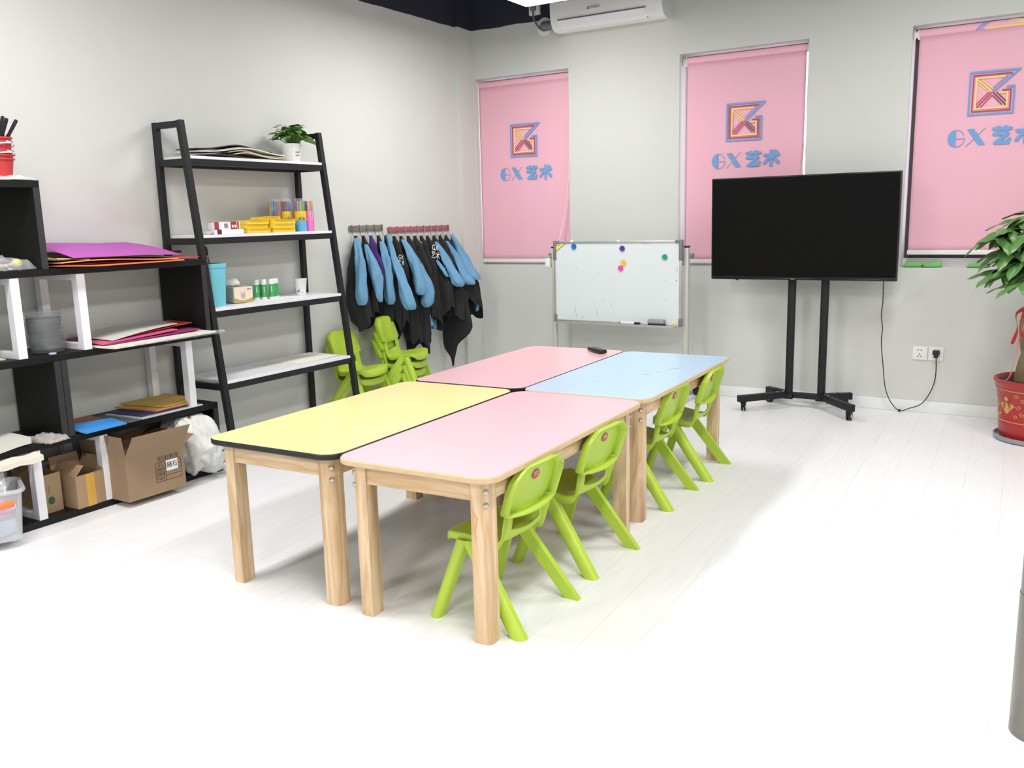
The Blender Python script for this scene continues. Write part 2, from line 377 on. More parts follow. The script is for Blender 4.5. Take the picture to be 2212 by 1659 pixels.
# ------------------------------------------------------------------ roller blinds
EMB = [
 ('b', 0.046, [(0.83, 0.64), (1.0, 0.645), (1.0, 0.0), (0.0, 0.0), (0.0, 1.04), (1.10, 1.04), (0.56, 0.56)]),
 ('l', 0.032, [(0.92, 0.93), (0.535, 0.56)]), ('l', 0.02, [(0.84, 0.93), (0.52, 0.62)]),
 ('r', 0.030, [(0.74, 0.565), (0.93, 0.57), (0.93, 0.075), (0.075, 0.075), (0.075, 0.965), (0.94, 0.965)]),
 ('y', 0.036, [(0.67, 0.50), (0.86, 0.505), (0.86, 0.145), (0.145, 0.145), (0.145, 0.895), (0.80, 0.895)]),
 ('y', 0.03, [(0.17, 0.86), (0.51, 0.55)]), ('y', 0.024, [(0.17, 0.78), (0.45, 0.54)]), ('y', 0.024, [(0.27, 0.86), (0.53, 0.61)]),
 ('r', 0.026, [(0.16, 0.16), (0.5, 0.52)]), ('r', 0.02, [(0.16, 0.25), (0.45, 0.55)]), ('r', 0.02, [(0.26, 0.17), (0.52, 0.46)]),
 ('p', 0.026, [(0.53, 0.53), (0.84, 0.20)]), ('p', 0.02, [(0.61, 0.53), (0.84, 0.29)]), ('p', 0.02, [(0.53, 0.45), (0.75, 0.21)])]
COLS = {'b': M_LBLUE, 'l': M_LILAC, 'r': M_LRED, 'y': M_LYEL, 'p': M_LPUR}
def lettering(m, to3, x0, y0, k):
    # G X + two rounded characters, drawn in a box 2.0 k wide and 0.45 k high
    T = lambda pts: [(x0+p[0]*k, y0+p[1]*k) for p in pts]
    half = [(0.19 - 0.19*math.sin(PI*a/16), 0.215+0.215*math.cos(PI*a/16)) for a in range(17)]
    m.poly(T(half), to3)
    arc = [(0.19+0.2*math.sin(PI*a/10), 0.215+0.215*math.cos(PI*a/10)) for a in range(0, 5)]
    m.stroke(T(arc), 0.014*k, to3)
    m.stroke(T([(0.2, 0.2), (0.4, 0.205)] + [(0.19+0.21*math.cos(a*0.22), 0.2-0.2*math.sin(a*0.22)) for a in range(0, 8)]), 0.014*k, to3)
    m.poly(T([(0.45, 0.43), (0.60, 0.43), (0.88, 0.02), (0.72, 0.02)]), to3)
    m.stroke(T([(0.86, 0.44), (0.44, 0.0)]), 0.014*k, to3)
    wd = 0.082*k
    for s in ([(1.06, 0.395), (1.44, 0.395)], [(1.17, 0.43), (1.17, 0.345)], [(1.33, 0.43), (1.33, 0.345)],
              [(1.07, 0.265), (1.38, 0.265), (1.12, 0.06), (1.36, 0.06), (1.42, 0.13)], [(1.1, 0.05), (1.40, 0.05)]):
        m.stroke(T(s), wd, to3)
    for s in ([(1.58, 0.315), (1.98, 0.315)], [(1.77, 0.43), (1.77, 0.02)], [(1.74, 0.3), (1.58, 0.09)], [(1.80, 0.3), (1.98, 0.09)], [(1.89, 0.42), (1.95, 0.37)]):
        m.stroke(T(s), wd, to3)
def roller_blind(x0, x1, zb, ze, label, cord, extra=False):
    xc = (x0+x1)/2
    t = thing('roller_blind', label, 'roller blind', (xc, 0.05, zb), 0, 'printed pink roller blinds'); h = (x1-x0)/2; H = ZT - 0.03 - zb
    def f(u, v):
        x = lerp(-h, h, u); z = v*(H-0.03); wv = 0.0025*math.sin(9*u+3*v) + 0.0015*math.sin(23*u)
        return (x, wv*(1-v) + 0.003*v, z)
    m = MB(); m.grid(f, 40, 30); obj('fabric', m, M_BLIND, t, solid=0.001)
    m = MB(); m.lathe([(0.0, -h-0.005), (0.026, -h-0.005), (0.026, h+0.005), (0, h+0.005)], (0, 0.026, H-0.012), 24, 0, 'X'); rl = obj('roller', m, M_BLIND, t)
    if extra:
        cyl = lambda u, v, d: (u, 0.026-(0.0272+d)*math.cos(v/0.026), H-0.012+(0.0272+d)*math.sin(v/0.026))
        for col, wd, pts in (('l', 0.012, [(-0.10, -0.02), (-0.05, 0.03)]), ('l', 0.008, [(-0.08, -0.02), (-0.03, 0.03)]), ('y', 0.009, [(-0.05, -0.012), (0.16, -0.012), (0.16, 0.03)]), ('y', 0.007, [(0.07, 0.03), (0.145, -0.006)]), ('y', 0.006, [(0.09, 0.03), (0.15, 0.005)]), ('r', 0.008, [(0.176, -0.02), (0.176, 0.03)]), ('b', 0.011, [(0.2, -0.02), (0.2, 0.03)])):
            pts = [(lerp(a[0], b[0], q/6), lerp(a[1], b[1], q/6)) for a, b in zip(pts[:-1], pts[1:]) for q in range(7)]; m = MB(); m.stroke(pts, wd, cyl, rnd=False); obj('printed_emblem', m, COLS[col], rl, sharp=None)
    for s in (-1, 1):
        m = MB(); a = s*(h+0.005); m.lathe([(0.0, 0), (0.03, 0), (0.03, s*0.006), (0.02, s*0.008), (0.02, s*0.02), (0.03, s*0.022), (0.03, s*0.026), (0, s*0.026)], (a, 0.026, H-0.012), 20, 0, 'X')
        obj('end_bracket', m, M_WHITEP, t)
    m = MB(); m.box(-h-0.004, h+0.004, -0.009, 0.009, -0.022, 0.006, bev=0.004); obj('bottom_bar', m, M_WHITEP, t)
    ex, ez, k = -0.111, ze-zb, 0.228
    to3 = lambda u, v, d: (u, -0.0042-d, v)
    lets = {}
    for col, wd, pts in EMB:
        if col not in lets: lets[col] = MB(); lets[col].lift = 14*len(lets)
        mm = lets[col]; P = [(ex+p[0]*k, ez+p[1]*k) for p in pts]
        if len(P) > 2:   # mitre the corners
            mm.stroke(P, wd*k, to3, rnd=False)
            for p in P[1:-1]: mm.poly([(p[0]-wd*k/2, p[1]-wd*k/2), (p[0]+wd*k/2, p[1]-wd*k/2), (p[0]+wd*k/2, p[1]+wd*k/2), (p[0]-wd*k/2, p[1]+wd*k/2)], to3)
        else: mm.stroke(P, wd*k, to3, rnd=False)
    for col, mm in lets.items(): obj('printed_emblem', mm, COLS[col], t, sharp=None)
    m = MB(); lettering(m, to3, -0.213, ez-0.178, 0.228); obj('printed_lettering', m, M_LBLUE, t, sharp=None)
    if cord:
        m = MB(); m.tube([(h+0.014, 0.0, H-0.02), (h+0.012, -0.004, H-0.4), (h+0.004, -0.03, H-0.75), (h-0.02, -0.06, H-1.0), (h-0.05, -0.09, H-1.2)], 0.0017, n=6)
        m.tube([(h+0.02, 0.01, H-0.02), (h+0.018, -0.002, H-0.5), (h+0.012, -0.025, H-0.8), (h-0.014, -0.055, H-1.05), (h-0.05, -0.09, H-1.2)], 0.0017, n=6)
        obj('pull_cord', m, M_WHITEP, t)
roller_blind(0.042, 0.838, 0.945, 1.733, 'pink printed roller blind in the window next to the room corner', True)
roller_blind(1.752, 2.548, 0.945, 1.742, 'pink printed roller blind in the window behind the television', True)
roller_blind(3.206, 4.004, 1.005, 1.796, 'pink printed roller blind, hung higher, in the window behind the potted tree', False, True)

# ------------------------------------------------------------------ tables
TH = 0.03453; TW, TL, TZ = 0.58661, 1.2, 0.5369
def table_place(a, b):
    c, s = math.cos(TH), math.sin(TH)
    return (2.6955 - a*c - b*s, -3.97334 - a*s + b*c, 0)
def rounded_rect(hx, hy, r, n=8):
    out = []
    for cx, cy, a0 in ((hx-r, hy-r, 0), (-hx+r, hy-r, PI/2), (-hx+r, -hy+r, PI), (hx-r, -hy+r, 1.5*PI)):
        out += [(cx+r*math.cos(a0+PI/2*k/n), cy+r*math.sin(a0+PI/2*k/n)) for k in range(n+1)]
    return out
def table(label, top, edge, a, b, marks=()):
    x, y, z = table_place(a + TW/2, b + TL/2)
    t = thing('activity_table', label, 'table', (x, y, 0), TH, 'low rectangular activity tables')
    hx, hy, th = TW/2, TL/2, 0.02
    m = MB(); rings = [(0.004, TZ-th), (0.0, TZ-th+0.004), (0.0, TZ-0.004), (0.0035, TZ)]
    vs = [[m.bm.verts.new((px, py, zz)) for px, py in rounded_rect(hx-i, hy-i, 0.065-i)] for i, zz in rings]
    n = len(vs[0]); fs = []
    for r0, r1 in zip(vs[:-1], vs[1:]):
        fs += [m.bm.faces.new((r0[k], r0[(k+1) % n], r1[(k+1) % n], r1[k])) for k in range(n)]
    fs.append(m.bm.faces.new(vs[0][::-1])); m._mi(fs, 1); m._mi([m.bm.faces.new(vs[-1])], 0)
    for (mx, my, ln, an, wd) in marks:
        d = Vector((math.cos(an), math.sin(an))); q = Vector((-d.y, d.x))*wd; p = Vector((mx, my))
        m.prism([(v.x, v.y, TZ) for v in (p+q, p-q, p+d*ln-q*0.5, p+d*ln+q*0.5)], (0, 0, 0.0002), 2)
    obj('tabletop', m, [top, edge, M_INK], t)
    i, L, r = 0.0416, 0.056, 0.022
    for sx in (-1, 1):
        for sy in (-1, 1):
            ox, oy = sx*(hx-i), sy*(hy-i)
            P = [(0, -L), (-L, -L), (-L, 0)] + [(-r+r*math.sin(PI/2*k/4), -r+r*math.cos(PI/2*k/4)) for k in range(5)]
            pts = [(sx*px, sy*py, 0) for px, py in P]
            m = MB(); m.prism(pts, (0, 0, TZ-0.02)); lg = obj('leg', m, M_PINE_Z, t, (ox, oy, 0))
            for zz in (TZ-0.055, TZ-0.095):
                m = MB(); d = Vector((sx, sy, 0)).normalized(); c = d*(-r*1.414+r) + Vector((0, 0, zz))
                m.tube([c-d*0.004, c+d*0.002, c+d*0.005, c+d*0.0065], [0.009, 0.009, 0.007, 0.003], n=20)
                obj('bolt', m, M_STEEL, lg)
    az0, az1, tk, io = TZ-0.088, TZ-0.02, 0.02, i+0.006
    for s in (-1, 1):
        m = MB(); y0 = s*(hy-io); m.box(-hx+i+L, hx-i-L, min(y0, y0-s*tk), max(y0, y0-s*tk), az0, az1, bev=0.002); obj('apron', m, M_PINE_X, t)
        m = MB(); x0 = s*(hx-io); m.box(min(x0, x0-s*tk), max(x0, x0-s*tk), -hy+i+L, hy-i-L, az0, az1, bev=0.002); obj('apron', m, M_PINE_Y, t)
    return t
random.seed(3)
mk = lambda n, x0, x1, y0, y1, l: [(random.uniform(x0, x1), random.uniform(y0, y1), random.uniform(0.004, l), random.uniform(0, 3), 0.0006) for _ in range(n)]
tp = table('pink topped table with raw wooden edge beside two chairs', M_PINK, M_PLY, 0, 0, mk(8, -0.25, 0.25, -0.5, 0.5, 0.012))
table('pale blue topped activity table with raw wooden edge and pen scribbles', M_BLUE, M_PLY, -0.0049, TL+0.0161, mk(10, -0.05, 0.2, -0.4, 0.0, 0.012) + [(0.06, -0.05, 0.03, 0.3, 0.002), (0.12, 0.12, 0.05, 0.9, 0.0015), (0.14, 0.16, 0.03, 0.6, 0.002), (-0.02, -0.22, 0.02, 0.8, 0.0015), (-0.08, -0.3, 0.015, 0.3, 0.0025), (0.10, 0.02, 0.02, 1.2, 0.0015), (-0.06, -0.24, 0.02, 1.5, 0.001)])
table('yellow topped activity table with black edge band beside ladder shelf', M_YEL, M_BLKEDGE, TW+0.0085, 0.0108, mk(14, -0.25, 0.2, -0.5, 0.2, 0.014))
table('pink topped table with black edge band holding the remote control', M_PINK, M_BLKEDGE, TW-0.0030, 1.2267, mk(10, -0.25, 0.2, -0.5, 0.3, 0.014))
# a red crayon scribble on the leg at the free corner of the pink table
lg = [o for o in tp.children if o.name.startswith('leg') and o.location.x > 0 and o.location.y < 0][0]
m = MB(); to3 = lambda u, v, d: (u, -0.056-d, v)
lg2 = lambda u, v, d: (u, -0.0002-d, v)
m = MB(); m.stroke([(-0.05, 0.42), (-0.04, 0.405), (-0.032, 0.40), (-0.042, 0.37), (-0.046, 0.36)], 0.0035, lg2); m.stroke([(-0.040, 0.40), (-0.036, 0.385), (-0.043, 0.35), (-0.035, 0.33)], 0.0025, lg2)
obj('crayon_mark', m, mat('red_crayon', (222, 152, 112), 0.8), lg, sharp=None)

# ------------------------------------------------------------------ child chairs (front faces +Y, origin on the floor)
def chair_proto(label):
    t = thing('child_chair', label, 'chair', (0, 0, 0))
    # seat pan curving up into the lumbar piece with its hand slot
    prof = [(0.150, 0.262), (0.145, 0.276), (0.12, 0.284), (0.06, 0.281), (0.0, 0.272), (-0.035, 0.265), (-0.06, 0.267), (-0.080, 0.281), (-0.091, 0.304), (-0.096, 0.330), (-0.099, 0.358), (-0.101, 0.378)]
    PV = [Vector((0, a, b)) for a, b in prof]; ds = [0]
    for a, b in zip(PV[:-1], PV[1:]): ds.append(ds[-1]+(b-a).length)
    PT = [(d/ds[-1], v) for d, v in zip(ds, PV)]
    def width(v):
        return interp([(0, 0.115), (0.05, 0.134), (0.12, 0.147), (0.2, 0.143), (0.3, 0.135), (0.55, 0.127), (0.75, 0.120), (1.0, 0.114)], v)
    def f(u, v):
        c = interp(PT, v); k = 2*u-1; x = k*width(v)
        up = max(0, min(1, (v-0.6)/0.2))
        y = c.y + up*0.020*k*k; z = c.z + (1-up)*0.007*k*k
        z += 0.016*(k*k-0.35)*max(0, min(1, (v-0.68)/0.1))*max(0, min(1, (0.97-v)/0.08))
        if v < 0.25: y -= 0.018*abs(k)**3*(1-v/0.25)
        return Vector((x, y, z))
    nu, nv = 20, 40
    def skip(i, j):
        u = abs((i+0.5)/nu*2-1); v = (j+0.5)/nv
        return 0.80 < v < 0.925 and u < 0.7
    m = MB(); g = m.grid(f, nu, nv, skip=skip)
    def skirt(m, loop, vec, closed=False):
        lo = [m.bm.verts.new(v.co + Vector(vec(v.co))) for v in loop]; fs = []
        for a in range(len(loop) if closed else len(loop)-1):
            b = (a+1) % len(loop); fs.append(m.bm.faces.new((loop[a], loop[b], lo[b], lo[a])))
        m._mi(fs, 0, True)
    def sk(c):
        up = max(0, min(1, (c.z-0.275)/0.06)); s = 1 if c.x > 0 else -1
        return (s*0.006, -0.024*up, -0.026*(1-up))
    front = set(g[i][0] for i in range(nu+1)); ends = (g[0][0], g[nu][0])
    edge = [g[0][j] for j in range(nv, -1, -1)] + [g[i][0] for i in range(1, nu+1)] + [g[nu][j] for j in range(1, nv+1)]
    fr_co = [v.co.copy() for v in front]
    skirt(m, edge, lambda c: (0.003*c.x/0.12, 0.004, -0.022) if c in fr_co else sk(c))
    obj('seat', m, M_GREEN, t, sharp=50, solid=0.004, soff=0)
    # hollow backrest: smooth front, rim turned to the rear
    def bk(u, v):
        k = 2*u-1; hw = interp([(0, 0.134), (0.08, 0.138), (0.3, 0.139), (0.62, 0.140), (0.85, 0.139), (1.0, 0.136)], v)
        z = 0.362 + 0.158*v; z0 = z
        rc = 0.16                                   # rounded top corners, bowed bottom edge
        top = 1 - 0.22*max(0, (abs(k)-0.58)/0.42)**1.4 - 0.03*k*k
        z = 0.362 + 0.158*v*top + (0.009*k*k)*(1-v) + 0.0
        return Vector((k*hw, -0.096 - 0.036*v + 0.018*k*k, z))
    nu, nv = 20, 12
    m = MB(); g = m.grid(bk, nu, nv)
    loop = [g[i][0] for i in range(nu+1)] + [g[nu][j] for j in range(1, nv+1)] + [g[i][nv] for i in range(nu-1, -1, -1)] + [g[0][j] for j in range(nv-1, 0, -1)]
    cz = 0.44
    def rim(c):
        s = c.x/0.14; d = (c.z-cz)/0.08
        return (0.005*s, -0.033, 0.003*d)
    skirt(m, loop, rim, True)
    bo = obj('backrest', m, M_GREEN, t, sharp=50, solid=0.005, soff=0)
    m = MB()
    c = bk(0.5, 0.72); nrm = Vector((0, -1, -0.24)).normalized(); e = Vector((1, 0, 0)); q = nrm.cross(e)
    m.prism([c - Vector((0, 0.0036, 0)) + e*0.022*math.cos(2*PI*k/24) + q*0.017*math.sin(2*PI*k/24) for k in range(24)], nrm*0.0012)
    st = obj('sticker', m, M_STICK, t, sharp=None)
    m = MB(); qq = lambda u, v, d: tuple(c - Vector((0, 0.0050+d, 0)) + e*u + q*v)
    for s in ([(-0.012, 0.004), (-0.004, 0.004)], [(-0.008, 0.009), (-0.008, -0.004)], [(0.001, 0.006), (0.011, 0.006)], [(0.002, -0.001), (0.010, -0.001)], [(0.006, 0.009), (0.006, -0.006)]): m.stroke(s, 0.0016, qq, 0.0003)
    obj('sticker_print', m, M_WHITEP, st, sharp=None)
    # legs: open shells with a round outer face, cut level at the floor
    for sx in (-1, 1):
        for top, foot in (((0.150, 0.062, 0.272), (0.182, 0.158, 0)), ((0.146, 0.044, 0.272), (0.182, -0.158, 0))):
            m = MB(); back = foot[1] < 0; n = 9; wy = (0.031 if back else 0.023)
            rings = []
            for i in range(11):
                tt = i/10; cx = lerp(top[0], foot[0], tt); cy = lerp(top[1], foot[1], tt); cz_ = lerp(top[2], 0, tt); k = 1-0.12*tt
                ring = []
                for q2 in range(n):
                    a = -PI/2 + PI*q2/(n-1); ring.append(m.bm.verts.new((sx*(cx-0.012+0.020*math.cos(a)**0.7 if math.cos(a) > 1e-6 else cx-0.012), cy+wy*k*math.sin(a), cz_)))
                ring.insert(0, m.bm.verts.new((sx*(cx-0.026), cy-wy*k, cz_))); ring.append(m.bm.verts.new((sx*(cx-0.026), cy+wy*k, cz_)))
                rings.append(ring)
            fs = []
            for a, b in zip(rings[:-1], rings[1:]):
                fs += [m.bm.faces.new((a[k], a[k+1], b[k+1], b[k])) for k in range(len(a)-1)]
            fs += [m.bm.faces.new((a[-1], a[0], b[0], b[-1])) for a, b in zip(rings[:-1], rings[1:])]
            fs += [m.bm.faces.new(rings[-1]), m.bm.faces.new(rings[0])]; m._mi(fs, 0, True); bmesh.ops.recalc_face_normals(m.bm, faces=m.bm.faces)
            obj('leg', m, M_GREEN, t, sharp=40)
    return t
CH = [((2.545, -3.672), PI/2-0.03, 'lime child chair at pink table beside the leg with red crayon scribble', 'chairs pushed up to the tables'),
      ((2.535, -3.152), PI/2-0.04, 'lime child chair at pink table, second from the crayon-marked leg', None),
      ((2.487, -2.345), PI/2+0.02, 'lime child chair at the blue table, beside the pink table end', None),
      ((2.488, -1.858), PI/2+0.06, 'lime child chair at the blue table, at the television end', None)]
G1 = 'lime chairs pushed up to the tables'; G2 = 'stacked lime chairs by the wall'
c0 = chair_proto(CH[0][2]); c0.location = CH[0][0] + (0,); c0.rotation_euler = (0, 0, CH[0][1]); c0['group'] = G1
for p, rz, lb, _ in CH[1:]: copy_tree(c0, lb, p + (0,), rz, G1)
def stack(x, y, rz, labels, dz=0.055):
    fx, fy = -math.sin(rz), math.cos(rz)
    for k, lb in enumerate(labels): copy_tree(c0, lb, (x+fx*0.012*k, y+fy*0.012*k, dz*k), rz, G2)
stack(0.245, -1.32, -PI/2+0.35, ['bottom lime child chair of the stack under the hanging smocks', 'middle lime child chair of the stack under the hanging smocks', 'topmost lime child chair of the stack under the hanging smocks'])
stack(0.185, -1.69, -PI/2+0.10, ['lower lime child chair of the pair stacked behind the ladder shelf', 'upper lime child chair of the pair stacked behind the ladder shelf'])

# ------------------------------------------------------------------ whiteboard on its stand
def whiteboard():
    y = -0.30
    t = thing('whiteboard', 'white magnetic whiteboard with five round magnets on the grey tube stand', 'whiteboard', (1.375, y, 0.515))
    hw, H = 0.48, 0.58
    m = MB(); m.box(-hw+0.008, hw-0.008, -0.004, 0.008, 0.008, H-0.008); obj('writing_surface', m, M_WB, t, sharp=None)
    m = MB()
    for a in ((-hw, hw, H-0.016, H), (-hw, hw, 0, 0.016)): m.box(a[0], a[1], -0.01, 0.012, a[2], a[3], bev=0.003)
    for sx in (-1, 1): m.box(sx*hw-0.008, sx*hw+0.008, -0.0095, 0.0115, 0.01, H-0.01, bev=0.003)
    obj('frame', m, M_ALU, t)
    for sx in (-1, 1):
        for z0, z1 in ((H-0.135, H+0.003), (-0.003, 0.055)):
            m = MB(); m.box(sx*hw-0.012, sx*hw+0.012, -0.014, 0.014, z0, z1, bev=0.005)
            if z1 > 0.5: m.box(min(sx*hw, sx*(hw-0.04)), max(sx*hw, sx*(hw-0.04)), -0.013, 0.013, H-0.019, H+0.002, bev=0.004)
            obj('corner_cap', m, M_GREYP, t)
    m = MB(); m.prism([(-hw+0.01, -0.005, H-0.018), (-hw+0.085, -0.005, H-0.018), (-hw+0.01, -0.005, H-0.068)], (0, -0.0005, 0)); cs = obj('corner_sticker', m, M_LYEL, t, sharp=None)
    q = lambda u, v, d: (u, -0.0056-d, v)
    m = MB()
    for k in range(4): m.stroke([(-hw+0.016+k*0.009, H-0.030), (-hw+0.022+k*0.009, H-0.030)], 0.004, q, 0.0002, rnd=False)
    obj('sticker_print', m, M_INK, cs, sharp=None)
    m = MB()
    for k in range(4): m.stroke([(-hw+0.012, H-0.07), (-hw+0.087, H-0.019)], 0.003, q, 0.0003, rnd=False)
    obj('sticker_stripe', m, mat('sticker_brown', (150, 90, 50), 0.5), cs, sharp=None)
    random.seed(11); m = MB(); q = lambda u, v, d: (u, -0.0043-d, v)
    for pts in ([(-0.325, 0.115), (-0.315, 0.075), (-0.308, 0.03)], [(-0.145, 0.10), (-0.146, 0.06), (-0.141, 0.045)], [(-0.265, 0.03), (-0.25, 0.045)], [(-0.30, 0.16), (-0.295, 0.175)], [(-0.18, 0.15), (-0.178, 0.16)],
                [(-0.11, 0.15), (-0.09, 0.168)], [(-0.04, 0.12), (-0.032, 0.145)], [(-0.13, 0.345), (-0.128, 0.36)], [(-0.31, 0.375), (-0.308, 0.39)], [(0.20, 0.562), (0.26, 0.56)], [(0.37, 0.30), (0.371, 0.315)], [(0.372, 0.18), (0.373, 0.19)], [(0.374, 0.165), (0.376, 0.17)]):
        m.stroke(pts, 0.0016, q, 0.0002)
    m.stroke([(0.452, 0.37), (0.455, 0.40)], 0.003, q, 0.0002); m.stroke([(0.449, 0.305), (0.449, 0.315)], 0.005, q, 0.0002)
    obj('pen_scribble', m, mat('faded_ink', (120, 122, 130), 0.6), t, sharp=None)
    m = MB(); m.box(0.425, 0.452, -0.012, -0.0045, 0.012, 0.03, bev=0.003); obj('corner_putty', m, M_LYEL, t)
    m = MB(); m.box(-hw+0.03, hw-0.03, -0.055, -0.008, -0.006, -0.001); m.box(-hw+0.03, hw-0.03, -0.057, -0.053, -0.006, 0.008); obj('pen_tray', m, M_ALU, t, sharp=None)
    for i, x in enumerate((-0.34, 0.025)):
        m = MB(); m.box(x-0.012, x+0.012, -0.013, 0.01, H-0.008, H+0.006, bev=0.003); obj('hook_clip', m, M_WHITEP, t)
whiteboard()
def wb_stand():
    t = thing('whiteboard_stand', 'grey tubular stand on castors carrying the whiteboard', 'stand', (1.375, -0.265, 0))
    for sx in (-1, 1):
        x = sx*0.508
        m = MB(); m.box(x-0.016, x+0.016, -0.016, 0.016, 0.09, 1.045, bev=0.004); po = obj('post', m, M_STAND, t)
        m = MB(); m.box(x-0.018, x+0.018, -0.018, 0.018, 1.045, 1.056, bev=0.003); obj('post_cap', m, M_BLACK, po)
        m = MB(); m.lathe([(0, 0), (0.006, 0), (0.006, sx*0.012), (0.016, sx*0.013), (0.018, sx*0.028), (0, sx*0.03)], (x+sx*0.016, 0, 0.99), 14, 0, 'X'); obj('knob', m, M_GREYP, po)
        m = MB(); m.box(x-0.016, x+0.016, -0.235, 0.235, 0.062, 0.092, bev=0.004); ft = obj('foot', m, M_STAND, t)
        for sy in (-1, 1):
            m = MB(); m.lathe([(0, -0.012), (0.022, -0.012), (0.026, -0.006), (0.026, 0.006), (0.022, 0.012), (0, 0.012)], (x, sy*0.205, 0.026), 16, 0, 'X')
            m.box(x-0.019, x+0.019, sy*0.205-0.012, sy*0.205+0.016, 0.045, 0.062, bev=0.003); m.box(x-0.019, x-0.014, sy*0.205-0.01, sy*0.205+0.01, 0.02, 0.05); m.box(x+0.014, x+0.019, sy*0.205-0.01, sy*0.205+0.01, 0.02, 0.05)
            obj('castor', m, M_BLACK, ft)
    m = MB(); m.box(-0.492, 0.492, -0.012, 0.012, 0.15, 0.175, bev=0.004); obj('cross_bar', m, M_STAND, t)
wb_stand()
MG = [((1.050, 1.056), (40, 110, 200), 'blue'), ((1.427, 1.041), (84, 56, 160), 'purple'), ((1.741, 0.983), (30, 160, 140), 'teal'), ((1.437, 0.945), (234, 200, 70), 'yellow'), ((1.415, 0.905), (240, 80, 160), 'pink')]
for (x, z), col, nm in MG:
    m = MB(); m.lathe([(0.0, 0.0), (0.02, 0.0), (0.02, 0.005), (0.018, 0.008), (0.012, 0.0075), (0.010, 0.006), (0.006, 0.006), (0.005, 0.009), (0, 0.009)], (0, 0, 0), 24, 0, 'Y')
    o = obj('round_magnet', m, mat('magnet_'+nm, col, 0.35)); o.location = (x, -0.3045, z); tag(o, nm + ' round magnet on the whiteboard', 'magnet', 'round magnets on the whiteboard')
t = thing('marker_pen', 'white marker pen with black cap on the whiteboard tray', 'pen', (1.50, -0.33, 0.520))
m = MB(); m.tube([(-0.075, 0, 0.008), (0.03, 0, 0.008)], 0.008, n=14); obj('barrel', m, M_WHITEP, t)
m = MB(); m.tube([(0.03, 0, 0.008), (0.066, 0, 0.008), (0.07, 0, 0.008)], [0.009, 0.009, 0.006], n=14); m.tube([(-0.082, 0, 0.008), (-0.075, 0, 0.008)], 0.0075, n=12); obj('cap', m, M_BLACK, t)
m = MB(); m.box(-0.058, 0.058, -0.018, 0.016, 0, 0.018, bev=0.003); m.box(-0.06, 0.06, -0.02, 0.018, 0.018, 0.046, bev=0.006, mi=1)
o = obj('board_eraser', m, [M_BLACK, mat('eraser_grey', (150, 150, 150), 0.6)]); o.location = (1.695, -0.333, 0.5155); tag(o, 'grey board eraser standing on the whiteboard tray', 'eraser')
t = thing('marker_holder', 'small white cup with green rim hanging beside the whiteboard post', 'cup', (0.826, -0.27, 0.905))
m = MB(); m.box(-0.021, 0.021, -0.03, 0.03, 0, 0.075, bev=0.008); obj('cup', m, M_WHITEP, t)
m = MB(); m.box(-0.025, 0.024, -0.034, 0.034, 0.073, 0.086, bev=0.005); obj('rim', m, mat('mint_plastic', (150, 190, 170), 0.4), t)

# ------------------------------------------------------------------ television on its wheeled stand
def television():
    t = thing('television', 'large black flat screen television, switched off', 'television', (2.625, -0.262, 0.838)); hw, H = 0.573, 0.648
    t.rotation_euler = (math.radians(1.5), 0, 0)
    m = MB(); m.box(-hw, hw, -0.0, 0.03, 0, H, bev=0.004); obj('bezel', m, M_TVB, t)
    m = MB(); m.box(-hw+0.008, hw-0.008, -0.0012, 0.004, 0.02, H-0.008); obj('screen', m, M_SCREEN, t, sharp=None)
    m = MB(); m.box(-hw*0.75, hw*0.75, 0.03, 0.041, 0.06, H*0.7, bev=0.004); obj('rear_housing', m, M_TVB, t)
    m = MB(); m.box(-hw+0.01, hw-0.01, -0.004, 0.0, 0.0, 0.012, bev=0.002); obj('bottom_strip', m, mat('glossy_strip', (40, 42, 46), 0.15, 0.6), t)
    me = text_mesh('Haier', 0.011); obj('brand_lettering', me, M_ALU, t, (-0.04, -0.0046, 0.006), (PI/2, 0, 0), sharp=None)
    m = MB(); m.box(-0.408, -0.394, 0.0, 0.02, -0.007, 0.002, bev=0.002); obj('sensor', m, M_TVB, t)
television()
def castor(m, x, y, ang):
    # twin wheel castor with a brake lever
    R = RZ(ang); P = lambda v: Vector((x, y, 0)) + R @ Vector(v)
    return R, P
